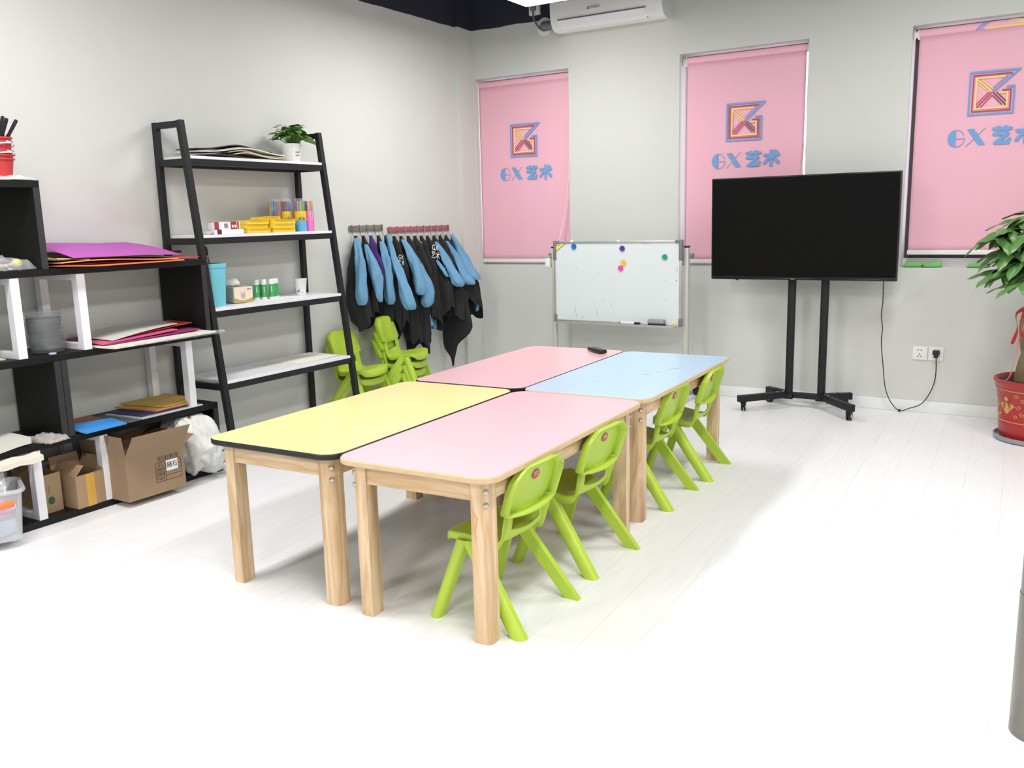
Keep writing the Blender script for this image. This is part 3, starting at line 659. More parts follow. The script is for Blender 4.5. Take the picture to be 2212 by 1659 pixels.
def tv_stand():
    t = thing('television_stand', 'black steel two-pole television stand on four braked castors', 'stand', (2.665, -0.175, 0))
    hx = 0.103
    for sx in (-1, 1):
        x = sx*hx
        m = MB(); m.box(x-0.024, x+0.024, -0.02, 0.02, 0.062, 1.36, bev=0.012, seg=3); po = obj('pole', m, M_BLACK, t)
        for z in (0.27, 0.32, 0.37, 0.42, 0.47, 0.52, 0.58, 0.64):
            m = MB(); m.box(x-0.016, x-0.008, -0.0212, -0.018, z, z+0.014, bev=0.001); obj('slot', m, mat('slot_black', (4, 4, 4), 0.9), po)
        m = MB(); m.box(x-0.03, x+0.03, -0.028, 0.028, 0.055, 0.088, bev=0.004); obj('pole_socket', m, M_BLACK, po)
    m = MB(); m.box(-hx+0.02, hx-0.02, -0.016, 0.016, 0.062, 0.10, bev=0.004); obj('cross_bar', m, M_BLACK, t)
    m = MB(); m.box(-0.25, 0.25, -0.045, -0.0225, 1.02, 1.06, bev=0.003); m.box(-0.25, 0.25, -0.045, -0.0225, 1.24, 1.28, bev=0.003)
    for sx in (-1, 1): m.box(sx*0.2-0.012, sx*0.2+0.012, -0.0465, -0.03, 0.95, 1.33, bev=0.003)
    obj('mount_bracket', m, M_BLACK, t, sharp=30)
    for sx in (-1, 1):
        for sy, ex, ey in ((-1, 0.345, -0.280), (1, 0.265, 0.105)):
            a = Vector((sx*(hx+0.01), sy*0.006, 0.083)); b = Vector((sx*ex, ey, 0.083)); d = (b-a); L = d.length; ang = math.atan2(d.y, d.x)
            m = MB(); m.box(-0.02, L, -0.021, 0.021, -0.021, 0.021, bev=0.004); m.box(L-0.006, L+0.006, -0.0225, 0.0225, -0.0225, 0.0225, bev=0.005)
            m.box(0.10, 0.103, -0.0222, 0.0222, -0.0222, 0.0222)
            lg = obj('leg', m, M_BLACK, t, tuple(a), (0, 0, ang))
            for k in (0.03, 0.075):
                m = MB(); m.lathe([(0, 0.0245), (0.005, 0.0245), (0.0055, 0.021)], (k, 0, 0), 10); obj('bolt', m, M_STEEL, lg)
            cx = L-0.03; ca = {(-1, -1): -2.3, (1, -1): 2.3, (-1, 1): 0.3, (1, 1): 2.8}[(sx, sy)]
            m = MB(); R = RZ(ca)
            def bx(*a_, **k_): m.box(*a_, rot=R, piv=(0, 0, 0), **k_)
            for w0 in (-0.013, 0.0045):
                n0 = len(m.bm.verts); m.lathe([(0.011, w0), (0.024, w0), (0.027, w0+0.002), (0.027, w0+0.007), (0.024, w0+0.009), (0.011, w0+0.009), (0.011, w0)], (0.012, 0, -0.056), 20, 0, 'Y'); m.bm.verts.ensure_lookup_table()
                bmesh.ops.rotate(m.bm, cent=(0, 0, 0), matrix=R, verts=m.bm.verts[n0:])
            n0 = len(m.bm.verts); m.lathe([(0.0, -0.0138), (0.011, -0.0138), (0.011, 0.0142), (0, 0.0142)], (0.012, 0, -0.056), 14, 1, 'Y'); m.bm.verts.ensure_lookup_table(); bmesh.ops.rotate(m.bm, cent=(0, 0, 0), matrix=R, verts=m.bm.verts[n0:])
            bx(-0.012, 0.03, -0.016, 0.016, -0.034, -0.024, bev=0.003); bx(-0.004, 0.02, -0.003, 0.003, -0.058, -0.028)
            bx(-0.016, 0.006, -0.014, 0.014, -0.048, -0.03, bev=0.004); bx(0.018, 0.058, -0.01, 0.01, -0.041, -0.035, bev=0.002)
            m.lathe([(0.007, -0.026), (0.007, -0.019)], (0, 0, 0), 10)
            o = obj('castor', m, [M_BLACK, M_WHITEP], lg, (cx, 0, 0), None); 
tv_stand()
t = thing('power_cable', 'black power cord looping from the television to the wall socket', 'cable', (3.2, -0.06, 0))
m = MB()
PTS = [(3.105, -0.15, 0.84), (3.105, -0.13, 0.70), (3.095, -0.10, 0.62), (3.105, -0.09, 0.53), (3.10, -0.08, 0.45), (3.118, -0.07, 0.28), (3.135, -0.06, 0.15), (3.17, -0.05, 0.06), (3.222, -0.045, 0.008), (3.28, -0.045, 0.028), (3.345, -0.045, 0.06), (3.385, -0.045, 0.12), (3.412, -0.04, 0.20), (3.418, -0.037, 0.28), (3.412, -0.032, 0.372)]
def catmull(P, k=6):
    P = [Vector(p) for p in P]; out = []
    for i in range(len(P)-1):
        a, b, c, d = P[max(i-1, 0)], P[i], P[i+1], P[min(i+2, len(P)-1)]
        for j in range(k):
            t_ = j/k; out.append(0.5*((2*b) + (c-a)*t_ + (2*a-5*b+4*c-d)*t_*t_ + (3*b-a-3*c+d)*t_**3))
    return out + [P[-1]]
m.tube([p - Vector((3.2, -0.06, 0)) for p in catmull(PTS)], 0.0029, n=8); obj('cord', m, M_CABLE, t)
m = MB(); m.box(0.192, 0.232, 0.012, 0.048, 0.372, 0.402, bev=0.006); m.box(0.2, 0.224, 0.02, 0.04, 0.355, 0.375, bev=0.005); obj('plug', m, M_CABLE, t)
m = MB(); m.lathe([(0, -0.008), (0.008, -0.007), (0.009, 0), (0.008, 0.007), (0, 0.008)], (0.022, 0.015, 0.009), 10, 0, 'X'); obj('cord_clip', m, M_CABLE, t)
for i, (xc, lb) in enumerate(((3.318, 'empty white wall socket plate under the sill'), (3.408, 'white wall socket plate with the black plug in it'))):
    t = thing('wall_socket', lb, 'socket', (xc, 0, 0.377), 0, 'double row of wall sockets')
    m = MB(); m.box(-0.043, 0.043, -0.009, 0, -0.043, 0.043, bev=0.003); pl = obj('plate', m, M_WHITEP, t)
    for (ux, uz, an) in ((-0.012, 0.019, 0), (0.006, 0.019, 0), (-0.003, -0.006, PI/2), (-0.011, -0.021, -0.9), (0.006, -0.021, 0.9)):
        m = MB(); m.box(-0.005, 0.005, -0.0095, -0.008, -0.002, 0.002, rot=RY(an), piv=(0, 0, 0)); obj('socket_hole', m, M_BLACK, pl, (ux, 0, uz), sharp=None)

# ------------------------------------------------------------------ sill bags, remote, steel post
def bag(loc, rz, sx, sy, h, label, tip=0):
    m = MB()
    def f(u, v):
        a, b = 2*u-1, 2*v-1; e = (1-a**4)*(1-b**4); return (a*sx*(1+0.05*b), b*sy, 0.004+h*0.5*e**0.6 + tip*max(0, a)**2*(0.5+0.5*b))
    def g(u, v):
        a, b = 2*u-1, 2*v-1; e = (1-a**4)*(1-b**4); return (a*sx*(1+0.05*b), b*sy, 0.004-0.004*e + tip*max(0, a)**2*(0.5+0.5*b)*0.9)
    m.grid(f, 14, 10); m.grid(lambda u, v: g(1-u, v), 14, 10)
    bmesh.ops.remove_doubles(m.bm, verts=m.bm.verts, dist=0.0008)
    o = obj('bean_bag', m, mat('green_felt', (116, 190, 104), 0.9, var=0.1, scale=40), None, loc, (0, 0, rz), sharp=None); tag(o, label, 'bean bag', 'green bean bags on the sill')
bag((3.238, 0.062, ZS), 0.1, 0.055, 0.04, 0.05, 'flat green bean bag on the sill, beside the window reveal')
bag((3.345, 0.062, ZS), 0.25, 0.055, 0.04, 0.045, 'green bean bag on the sill with one corner turned up', 0.035)
bag((3.60, 0.06, ZS), -0.1, 0.06, 0.04, 0.04, 'green bean bag on the sill, half hidden by the potted tree')
t = thing('remote_control', 'black remote control lying on the pink table', 'remote control', (1.906, -1.683, TZ), -0.93+PI/2+0.28)
m = MB(); m.box(-0.024, 0.024, -0.075, 0.075, 0.002, 0.022, bev=0.006); obj('body', m, M_TVB, t)
for k in range(15):
    m = MB(); x, y = -0.012+0.012*(k % 3), -0.05+0.021*(k//3); m.lathe([(0.0038, 0.021), (0.0036, 0.0235), (0, 0.0238)], (x, y, 0), 10); obj('button', m, M_GREYP, t)
def steel_post():
    t = thing('steel_post', 'round brushed stainless steel post standing on the white floor', 'post', (4.066, -3.665, 0))
    m = MB(); m.lathe([(0.0, 0.001), (0.062, 0.001), (0.062, 0.36)], (0, 0, 0), 48); obj('sleeve', m, M_CHROME, t)
    m = MB(); m.lathe([(0.062, 0.36), (0.0605, 0.362), (0.0605, HC)], (0, 0, 0), 48); obj('shaft', m, M_CHROME, t)
steel_post()

# ------------------------------------------------------------------ money tree in its pot
def money_tree():
    t = thing('potted_money_tree', 'potted money tree with braided trunk in a red pot with gold print', 'potted plant', (3.985, -0.47, 0))
    m = MB(); m.lathe([(0, 0.0), (0.19, 0.0), (0.21, 0.006), (0.216, 0.028), (0.209, 0.03), (0.203, 0.012), (0, 0.01)], (0, 0, 0), 48); obj('saucer', m, mat('grey_saucer', (150, 150, 154), 0.45), t)
    prof = [(0, 0.012), (0.178, 0.012), (0.187, 0.03), (0.193, 0.09), (0.196, 0.105), (0.193, 0.112), (0.199, 0.2), (0.211, 0.27), (0.224, 0.318), (0.231, 0.326), (0.231, 0.338), (0.222, 0.342), (0.21, 0.335), (0.20, 0.30)]
    m = MB(); m.lathe(prof, (0, 0, 0), 56); pot = obj('pot', m, M_REDPOT, t, sharp=50)
    R = lambda z: interp([(0.012, 0.178), (0.03, 0.187), (0.09, 0.193), (0.112, 0.193), (0.2, 0.199), (0.27, 0.211), (0.318, 0.224)], z)
    a0 = -PI/2 - 0.50
    to3 = lambda u, v, d: ((R(v)+0.001+d)*math.cos(a0+u/0.18), (R(v)+0.001+d)*math.sin(a0+u/0.18), v)
    for z in (0.115, 0.288):
        m = MB(); m.stroke([(-0.5+0.025*k, z) for k in range(41)], 0.004, to3, 0.0004, rnd=False)
        obj('gold_band', m, M_GOLD, pot, sharp=None)
    def diamond(uc, zc, s):
        m = MB(); m.poly([(uc, zc+s), (uc-s*0.95, zc), (uc, zc-s), (uc+s*0.95, zc)], to3, 0.0005); o = obj('gold_diamond', m, M_GOLD, pot, sharp=None)
        me = text_mesh('福', s*1.05, 0.0001, bold=s*0.03); bm = bmesh.new(); bm.from_mesh(me)
        for v in bm.verts: v.co = Vector(to3(uc+v.co.x, zc+v.co.y, 0.0012+v.co.z))
        bm.to_mesh(me); bm.free(); obj('lettering', me, M_REDPOT, pot, sharp=None)
    for k in range(-2, 3): diamond(-0.065+0.175*k, 0.205, 0.05)
    random.seed(4)
    for uc in [-0.065+0.175*k+0.0875 for k in range(-3, 3)]:
        m = MB()
        for (du, dz, s, ph) in ((-0.03, 0.26, 0.013, 0), (0.03, 0.26, 0.013, 2), (0.0, 0.24, 0.012, 1), (-0.02, 0.205, 0.014, 3), (0.022, 0.205, 0.014, 5), (0, 0.165, 0.014, 2), (-0.035, 0.15, 0.012, 4), (0.035, 0.15, 0.012, 0)):
            m.stroke([(uc+du+s*(1-k/12)*math.cos(ph+k*0.8), dz+s*(1-k/12)*math.sin(ph+k*0.8)) for k in range(11)], 0.0028, to3, 0.0004, rnd=False)
        obj('gold_scroll', m, M_GOLD, pot, sharp=None)
    m = MB(); m.grid(lambda u, v: (0.208*v*math.cos(2*PI*u), 0.208*v*math.sin(2*PI*u), 0.322+0.010*math.sin(17*u*6)*v*(1-v)*3+0.006*math.sin(40*v+9*u)), 30, 8, wrap=True); obj('soil', m, M_SOIL, t)
    tr = None
    for k in range(3):
        m = MB(); P = []
        for i in range(40):
            z = 0.30+0.50*i/39; a = 2*PI*k/3 + 0.9 + z*7; P.append((-0.035+0.042*math.cos(a), 0.042*math.sin(a), z))
        m.tube(P, [0.055-0.010*i/39 for i in range(40)], n=12); obj('trunk', m, M_BARK, t)
    def leaflet(m, base, d, droop, L, W):
        d = Vector(d).normalized(); side = d.cross(Vector((0, 0, 1))); side = side.normalized() if side.length > 1e-3 else Vector((1, 0, 0)); roll = random.uniform(-0.35, 0.35); up0 = side.cross(d)
        side = side*math.cos(roll) + up0*math.sin(roll)
        P = [Vector(base)]; cur = d.copy(); n = 16
        for i in range(n):
            cur = (cur + Vector((0, 0, -droop/n))).normalized(); P.append(P[-1] + cur*L/n)
        def f(u, v):
            i = min(int(v*n), n-1); p = P[i].lerp(P[i+1], v*n-i); j0 = min(i+1, n-1); wv = W*max(0.04, math.sin(PI*min(1, 0.04+0.96*v**0.85)))**0.75; k = 2*u-1
            tn = (P[i+1]-P[i]).normalized().lerp((P[j0+1]-P[j0]).normalized(), v*n-i).normalized(); nr = side.cross(tn)
            return p + side*wv*k*0.5 + nr*(-0.16*wv*(abs(k)-0.5) + 0.0025*math.sin(16*v+2*k))
        m.grid(f, 6, 18)
    random.seed(21)
    crown = [(-0.02, -0.05, 0.78), (-0.05, -0.02, 0.86), (0.03, 0.03, 0.9), (0, 0, 0.98)]
    LF = [  # hub of each compound leaf, leaflet length
        (-0.20, -0.12, 1.10, 0.22), (-0.10, -0.18, 1.08, 0.21), (-0.20, -0.05, 1.00, 0.21), (-0.14, -0.18, 0.93, 0.22), (-0.21, -0.10, 0.88, 0.21), (-0.10, -0.22, 0.84, 0.21), (-0.05, -0.22, 0.98, 0.21),
        (-0.06, -0.10, 1.19, 0.20), (0.06, -0.18, 1.14, 0.20), (0.10, -0.22, 0.98, 0.21), (0.12, -0.10, 0.86, 0.21), (0.18, 0.02, 1.05, 0.21), (0.10, 0.14, 1.12, 0.20), (-0.08, 0.12, 1.08, 0.20), (0.22, -0.16, 1.08, 0.21),
        (0.02, 0.16, 0.92, 0.19), (-0.15, 0.08, 0.95, 0.19), (0.24, -0.04, 0.9, 0.2), (-0.05, -0.14, 1.06, 0.19), (-0.24, -0.14, 1.06, 0.20), (-0.12, -0.10, 0.98, 0.19), (-0.17, -0.02, 0.88, 0.19), (-0.03, -0.2, 0.90, 0.2), (0.02, -0.1, 1.0, 0.2),
        (-0.13, -0.05, 1.16, 0.2), (-0.02, -0.16, 1.13, 0.2), (-0.16, -0.13, 1.0, 0.21), (-0.09, -0.14, 0.90, 0.2), (-0.20, 0.0, 1.08, 0.2), (-0.06, -0.22, 1.05, 0.2), (-0.10, 0.02, 0.9, 0.2), (0.0, -0.02, 1.17, 0.2)]
    for hx, hy, hz, L in LF:
        hz += 0.045
        hub = Vector((hx, hy, hz)); base = Vector((0, 0, 0.72+0.2*random.random())); out = Vector((hx, hy, 0.0)).normalized()
        m = MB(); mid = (hub+base)/2 + Vector((0, 0, 0.05)); m.tube(catmull([base, mid, hub], 5), 0.004, n=6, mi=1)
        n = random.choice((6, 6, 7)); a0_ = math.atan2(out.y, out.x)
        for k in range(n):
            a = a0_ + (k-(n-1)/2)*2*PI/(n+1.2) + random.uniform(-0.12, 0.12); d = Vector((math.cos(a), math.sin(a), random.uniform(-0.15, 0.15)))
            leaflet(m, hub, d, random.uniform(0.45, 1.5), L*random.uniform(0.75, 1.05), 0.072*random.uniform(0.85, 1.2))
        obj('leaf', m, [M_LEAF2, M_STEM], t, sharp=80)
    m = MB(); m.tube(catmull([(-0.075, -0.085, 0.74), (-0.14, -0.10, 0.70), (-0.13, -0.12, 0.62), (-0.15, -0.12, 0.54)]), [0.012+0.010*math.sin(k*0.5) for k in range(19)], n=8, sx=0.4)
    m.tube(catmull([(-0.08, -0.09, 0.72), (-0.12, -0.11, 0.66), (-0.105, -0.115, 0.58)]), [0.01+0.006*math.sin(k*0.6) for k in range(13)], n=8, sx=0.4); obj('ribbon', m, M_REDRIB, t)
    m = MB(); m.tube(catmull([(-0.09, -0.09, 0.68), (-0.12, -0.11, 0.56), (-0.13, -0.125, 0.46), (-0.15, -0.13, 0.36), (-0.178, -0.11, 0.330)]), 0.0032, n=6); obj('string', m, mat('pink_string', (220, 120, 120), 0.7), t)
money_tree()

# ------------------------------------------------------------------ black cube shelving with white frames along the wall
FX, RXX, MZ = 0.35, 0.02, 0.368     # front plane, rear plane, module height
TB = 0.03
def shelf_board(m, y0, y1, z): m.box(RXX, FX, y0, y1, z, z+TB, bev=0.0015, seg=1)
def seam(m): pass
def side_panel(t, y0, y1, z0, z1, name='side_panel'):
    m = MB(); m.box(RXX, FX-0.002, y0, y1, z0, z1); p = obj(name, m, M_BLKBOARD, t, sharp=None)
    for k, (x, z) in enumerate(((0.10, z0+0.035), (FX-0.07, z0+0.035), (0.10, z1-0.035), (FX-0.07, z1-0.035))):
        m = MB(); m.lathe([(0.0, -0.0012), (0.006, -0.001), (0.006, 0.0)], (x, y0 if abs(y0) > abs(y1) else y1, z), 10, 0, 'Y'); obj('screw_cap', m, M_SEAM, p)
    m = MB(); m.box(FX-0.002, FX, y0+0.001, y1-0.001, z0, z1); obj('edge_strip', m, mat('black_edge_strip', (44, 44, 46), 0.5), p, sharp=None)
def white_frame(t, yc, z0, z1):
    w_ = 0.019
    for nm, a in (('post', (FX-0.045, FX-0.002, z0, z1)), ('post', (RXX, RXX+0.04, z0, z1)), ('rail', (RXX+0.04, FX-0.045, z0, z0+0.028)), ('rail', (RXX+0.04, FX-0.045, z1-0.028, z1))):
        m = MB(); m.box(a[0], a[1], yc-w_, yc+w_, a[2], a[3], bev=0.001, seg=1); obj(nm, m, M_WHITE, t, sharp=None)
def board(t, y0, y1, z):
    m = MB(); shelf_board(m, y0, y1, z); return obj('board', m, M_BLKBOARD, t, sharp=30)
YS, YR, YL = -3.785, -2.965, -4.72
BZ = [0.0, MZ-TB, 2*MZ-TB, 3*MZ-TB, 4*MZ-TB]
def unit(name, label, y0, y1): return thing(name, label, 'shelving unit', (0, (y0+y1)/2, 0))
def build_units():
    t = thing('shelving_unit', 'black shelving unit with white frames beside the ladder shelf', 'shelving unit', (0, YR, 0), 0, 'black wall shelving'); o = YR
    y = lambda v: v-YR
    for z in BZ[:4]: board(t, y(YS+0.001), y(YR), z)
    side_panel(t, y(YR-0.03), y(YR), TB, BZ[1]); side_panel(t, y(YS+0.001), y(YS+0.031), BZ[1]+TB, BZ[2]); side_panel(t, y(YR-0.03), y(YR), BZ[2]+TB, BZ[3])
    white_frame(t, y(-3.62), TB, BZ[1]); white_frame(t, y(-3.11), BZ[1]+TB, BZ[2]); white_frame(t, y(-3.645), BZ[2]+TB, BZ[3])
    t = thing('shelving_unit', 'taller black shelving unit with the red buckets on top', 'shelving unit', (0, YS, 0), 0, 'black wall shelving')
    y = lambda v: v-YS
    for z in BZ: board(t, y(YL), y(YS), z)
    side_panel(t, y(YS-0.03), y(YS), BZ[1]+TB, BZ[2]); side_panel(t, y(YS-0.03), y(YS), BZ[3]+TB, BZ[4]); side_panel(t, y(YL), y(YL+0.03), TB, BZ[1]); side_panel(t, y(YL), y(YL+0.03), BZ[2]+TB, BZ[3])
    white_frame(t, y(-3.94), TB, BZ[1]); white_frame(t, y(-3.94), BZ[2]+TB, BZ[3]); white_frame(t, y(-4.5), BZ[1]+TB, BZ[2]); white_frame(t, y(-4.45), BZ[3]+TB, BZ[4])
build_units()
Z1, Z2, Z3, Z4 = MZ, 2*MZ, 3*MZ, 4*MZ   # board top surfaces

def sheet(name, label, cat, corners, th, mt, bump=None, group=None, nu=14, nv=10, extra=None):
    # corners: near-wall start, near-wall end, room-side end, room-side start; local to the first corner's footprint
    c = [Vector(p) for p in corners]; org = Vector((sum(p.x for p in c)/4, sum(p.y for p in c)/4, min(p.z for p in c)))
    def f(u, v):
        p = c[0].lerp(c[1], u).lerp(c[3].lerp(c[2], u), v) - org
        if bump: p = p + Vector(bump(u, v))
        return p
    m = MB(); g = m.grid(f, nu, nv); bm = m.bm
    top = g; low = [[bm.verts.new(v.co - Vector((0, 0, th))) for v in row] for row in g]
    fs = []
    for i in range(nu):
        for j in range(nv): fs.append(bm.faces.new((low[i][j], low[i][j+1], low[i+1][j+1], low[i+1][j])))
    loop = [(i, 0) for i in range(nu)] + [(nu, j) for j in range(nv)] + [(i, nv) for i in range(nu, 0, -1)] + [(0, j) for j in range(nv, 0, -1)]
    for k in range(len(loop)):
        a, b = loop[k], loop[(k+1) % len(loop)]
        fs.append(bm.faces.new((top[a[0]][a[1]], low[a[0]][a[1]], low[b[0]][b[1]], top[b[0]][b[1]])))
    m._mi(fs, 0, True); bmesh.ops.recalc_face_normals(bm, faces=bm.faces)
    o = obj(name, m, mt, None, tuple(org)); return tag(o, label, cat, group)

# coloured card stack on top of the lower unit
G = 'coloured card sheets on the black unit top'
mp = lambda n, c: mat(n, c, 0.65, var=0.03)
z = Z3
sheet('card_sheet', 'bottom orange card sheet hanging over the black shelf edge', 'card', [(0.03, -3.77, z+0.006), (0.03, -3.02, z+0.006), (0.40, -3.13, z+0.006), (0.40, -3.74, z+0.004)], 0.005, mp('orange_card', (240, 126, 82)), lambda u, v: (0, 0, 0.008*max(0, 0.25-u)*v*4), G)
sheet('card_sheet', 'red card sheet sticking out toward the ladder shelf in the colour stack', 'card', [(0.05, -3.70, z+0.012), (0.05, -2.90, z+0.013), (0.30, -2.90, z+0.012), (0.33, -3.70, z+0.012)], 0.003, mp('red_card', (222, 92, 76)), None, G)
sheet('card_sheet', 'peach card sheet in the middle of the colour stack', 'card', [(0.04, -3.76, z+0.022), (0.04, -3.08, z+0.022), (0.385, -3.15, z+0.020), (0.38, -3.745, z+0.024)], 0.004, mp('peach_card', (246, 178, 106)), lambda u, v: (0, 0, 0.006*math.sin(5*u)*v), G)
sheet('card_sheet', 'dark brown card sheet under the purple sheet', 'card', [(0.04, -3.76, z+0.032), (0.04, -3.12, z+0.030), (0.365, -3.15, z+0.028), (0.36, -3.75, z+0.034)], 0.004, mp('brown_card', (74, 50, 44)), lambda u, v: (0, 0, 0.006*math.sin(4*u)*v), G)
sheet('card_sheet', 'yellow cream card sheet folded under the purple sheet', 'card', [(0.06, -3.755, z+0.046), (0.06, -3.55, z+0.045), (0.36, -3.60, z+0.036), (0.345, -3.74, z+0.044)], 0.006, mp('cream_card', (226, 206, 150)), lambda u, v: (0, 0, 0.006*math.sin(6*v)), G)
sheet('card_sheet', 'curled purple card sheet on top of the colour stack', 'card', [(0.03, -3.765, z+0.112), (0.03, -3.18, z+0.088), (0.36, -3.12, z+0.036), (0.375, -3.68, z+0.042)], 0.002, mp('purple_card', (178, 86, 174)), lambda u, v: (0, -0.02*max(0, 0.3-u)*v, 0.035*math.exp(-(u/0.35)**2)*(1-v)*0 + 0.012*math.sin(PI*v)*(1-0.3*u) + 0.01*max(0, u-0.75)*4*(0.5-v)), G, 20, 14)
t = thing('scissors', 'black scissor handles lying behind the card stack', 'scissors', (0.10, -2.985, Z3+0.014), 1.2)
for sx in (-1, 1):
    m = MB(); R_ = [(0.02*math.cos(a*PI/8)+sx*0.022, 0.028*math.sin(a*PI/8)-0.05, 0.012+0.012) for a in range(17)]; m.tube(R_, 0.006, n=8, cap=False); obj('handle', m, M_BLACK, t)
    m = MB(); m.prism([(sx*0.012, -0.025, 0.022), (sx*0.004, 0.0, 0.024), (-sx*0.002, 0.08, 0.012), (-sx*0.006, 0.08, 0.012), (-sx*0.006, 0.0, 0.024), (sx*0.002, -0.025, 0.022)], (0, 0, 0.002)); obj('blade', m, M_STEEL, t, sharp=None)

# red buckets with black brushes on the tall unit
def bucket(z, r0, r1, h, label, handle=True):
    t = thing('bucket', label, 'bucket', (0.20, -3.855, z), 0.4, 'nested red buckets')
    m = MB(); m.lathe([(0, 0), (r0, 0), (r1, h-0.006), (r1+0.006, h-0.006), (r1+0.006, h), (r1-0.002, h), (r1-0.003, h-0.006), (r0-0.002, 0.003), (0, 0.003)], n=32); obj('pail', m, M_RED, t)
    if handle:
        m = MB(); m.tube([((r1+0.009)*math.cos(a), (r1+0.009)*math.sin(a), h-0.006-0.014*math.sin(a/1)) for a in [PI*k/16 - PI*0.1 for k in range(18)]], 0.0025, n=6); m.tube([((r1+0.009)*math.cos(-a), (r1+0.009)*math.sin(-a), h-0.02+0.012*math.cos(a)) for a in [PI*k/16 for k in range(17)]], 0.003, n=6); obj('handle', m, M_WHITEP, t)
for k, (dz, lb) in enumerate(((0.0, 'bottom red bucket of the nested set on the tall shelving unit'), (0.012, 'second red bucket from the bottom of the nested set'), (0.024, 'third red bucket from the bottom of the nested set'), (0.058, 'upper red bucket with white handles in the nested set'), (0.07, 'topmost red bucket of the nested set, holding black brushes'))):
    bucket(Z4+0.002+dz, 0.040, 0.053, 0.092+0.004*k, lb, k in (2, 3))
random.seed(5)
for k in range(6):
    a = (-0.5, 0.1, 0.45, 0.8, 1.2, 2.6)[k]; t = thing('paint_brush', 'black handled brush standing in the topmost red bucket', 'brush', (0.20, -3.855, Z4+0.09), 0, 'black brushes in the red bucket')
    lean = Vector(((0.2, 0.5, 0.3, 0.6, 0.35, 0.3)[k]*math.cos(a), (0.2, 0.5, 0.3, 0.6, 0.35, 0.3)[k]*math.sin(a), 1)).normalized(); L = random.uniform(0.15, 0.19); b = Vector((-0.012*math.cos(a), -0.012*math.sin(a), 0))
    m = MB(); m.tube([b, b+lean*L*0.6, b+lean*L*0.95, b+lean*L], [0.005, 0.007, 0.008, 0.006], n=8); obj('handle', m, M_BLACK, t)
    m = MB(); m.tube([b+lean*L*0.45+Vector((0, 0, 0.0)), b+lean*L*0.62], [0.011, 0.008], n=8); obj('grip', m, M_TVB, t)
def film_pack(label, loc, sx, sy, h, rz, inner, seedv):
    t = thing('plastic_packet', label, 'packet', loc, rz)
    random.seed(seedv); o = random.random()*9
    def f(u, v):
        a, b = 2*u-1, 2*v-1; e = max(0, (1-a**4)*(1-b**4))
        return (a*sx, b*sy, 0.002 + h*e**0.5*(0.75+0.5*noise.noise(Vector((a*3+o, b*3, 0))))+0.006*noise.noise(Vector((a*7, b*7+o, 2))))
    if inner:
        m = MB(); m.box(-sx*0.8, sx*0.8, -sy*0.8, sy*0.8, 0.002, 0.002+h*0.5, bev=0.002); obj('content', m, inner, t)
    m = MB(); m.grid(f, 24, 16); obj('film', m, M_FOIL, t, sharp=None)
film_pack('flat clear plastic packets beside the red buckets', (0.24, -3.86, Z4), 0.11, 0.07, 0.022, 0.3, M_PAPER, 1)
# bag with wooden maraca in the upper compartment
film_pack('crumpled clear plastic bag in the open top compartment', (0.23, -3.93, Z3), 0.10, 0.10, 0.06, 0.2, None, 2)
t = thing('rattle_stick', 'wooden stick with yellow ball lying in the plastic bag', 'rattle', (0.28, -3.895, Z3+0.012), 0.35)
m = MB(); m.tube([(-0.02, -0.10, 0.004), (0, 0.0, 0.012)], 0.008, n=10); obj('stick', m, M_PLY, t)
m = MB(); m.lathe([(0.022*math.sin(PI*k/10), -0.022*math.cos(PI*k/10)) for k in range(11)], (0, 0.018, 0.014), 18); obj('ball', m, mat('yellow_ball', (226, 214, 90), 0.4), t)

# clear containers stacked on the middle shelf
for k in range(9):
    z0 = Z2 + 0.0165*k; h = 0.05
    m = MB(); r0, r1 = 0.066, 0.072; ph = 0.01*math.sin(k*2.3)
    m.lathe([(0, 0.001), (r0, 0.001), (r0+0.002, 0.003), (r1, h), (r1+0.005, h), (r1+0.005, h+0.003), (r1-0.001, h+0.003), (r0, 0.004), (0, 0.003)], n=28)
    o = obj('food_container', m, mat('clear_bowl_plastic', (170, 174, 176), 0.12, alpha=0.13, spec=0.8), None, (0.235+ph, -3.772+0.006*math.cos(k*1.7), z0)); tag(o, ['bottom', 'second from bottom', 'third from bottom', 'fourth from bottom', 'middle', 'fourth from top', 'third from top', 'second from top', 'topmost'][k] + ' clear plastic bowl in the nested stack on the black shelf', 'bowl', 'nested clear plastic bowls')
m = MB(); m.lathe([(0, 0), (0.015, 0), (0.016, 0.004), (0.014, 0.006), (0, 0.006)], n=20); o = obj('button_badge', m, mat('badge_lilac', (210, 200, 240), 0.3), None, (0.325, -3.80, Z2)); tag(o, 'small pale round badge on the shelf before the clear bowls', 'badge')
sheet('paper_sheet', 'loose cream paper scrap on the shelf behind the white frame', 'paper', [(0.16, -4.12, Z2+0.012), (0.16, -3.99, Z2+0.010), (0.30, -3.99, Z2+0.006), (0.30, -4.12, Z2+0.008)], 0.005, mp('cream_paper', (214, 206, 176)))
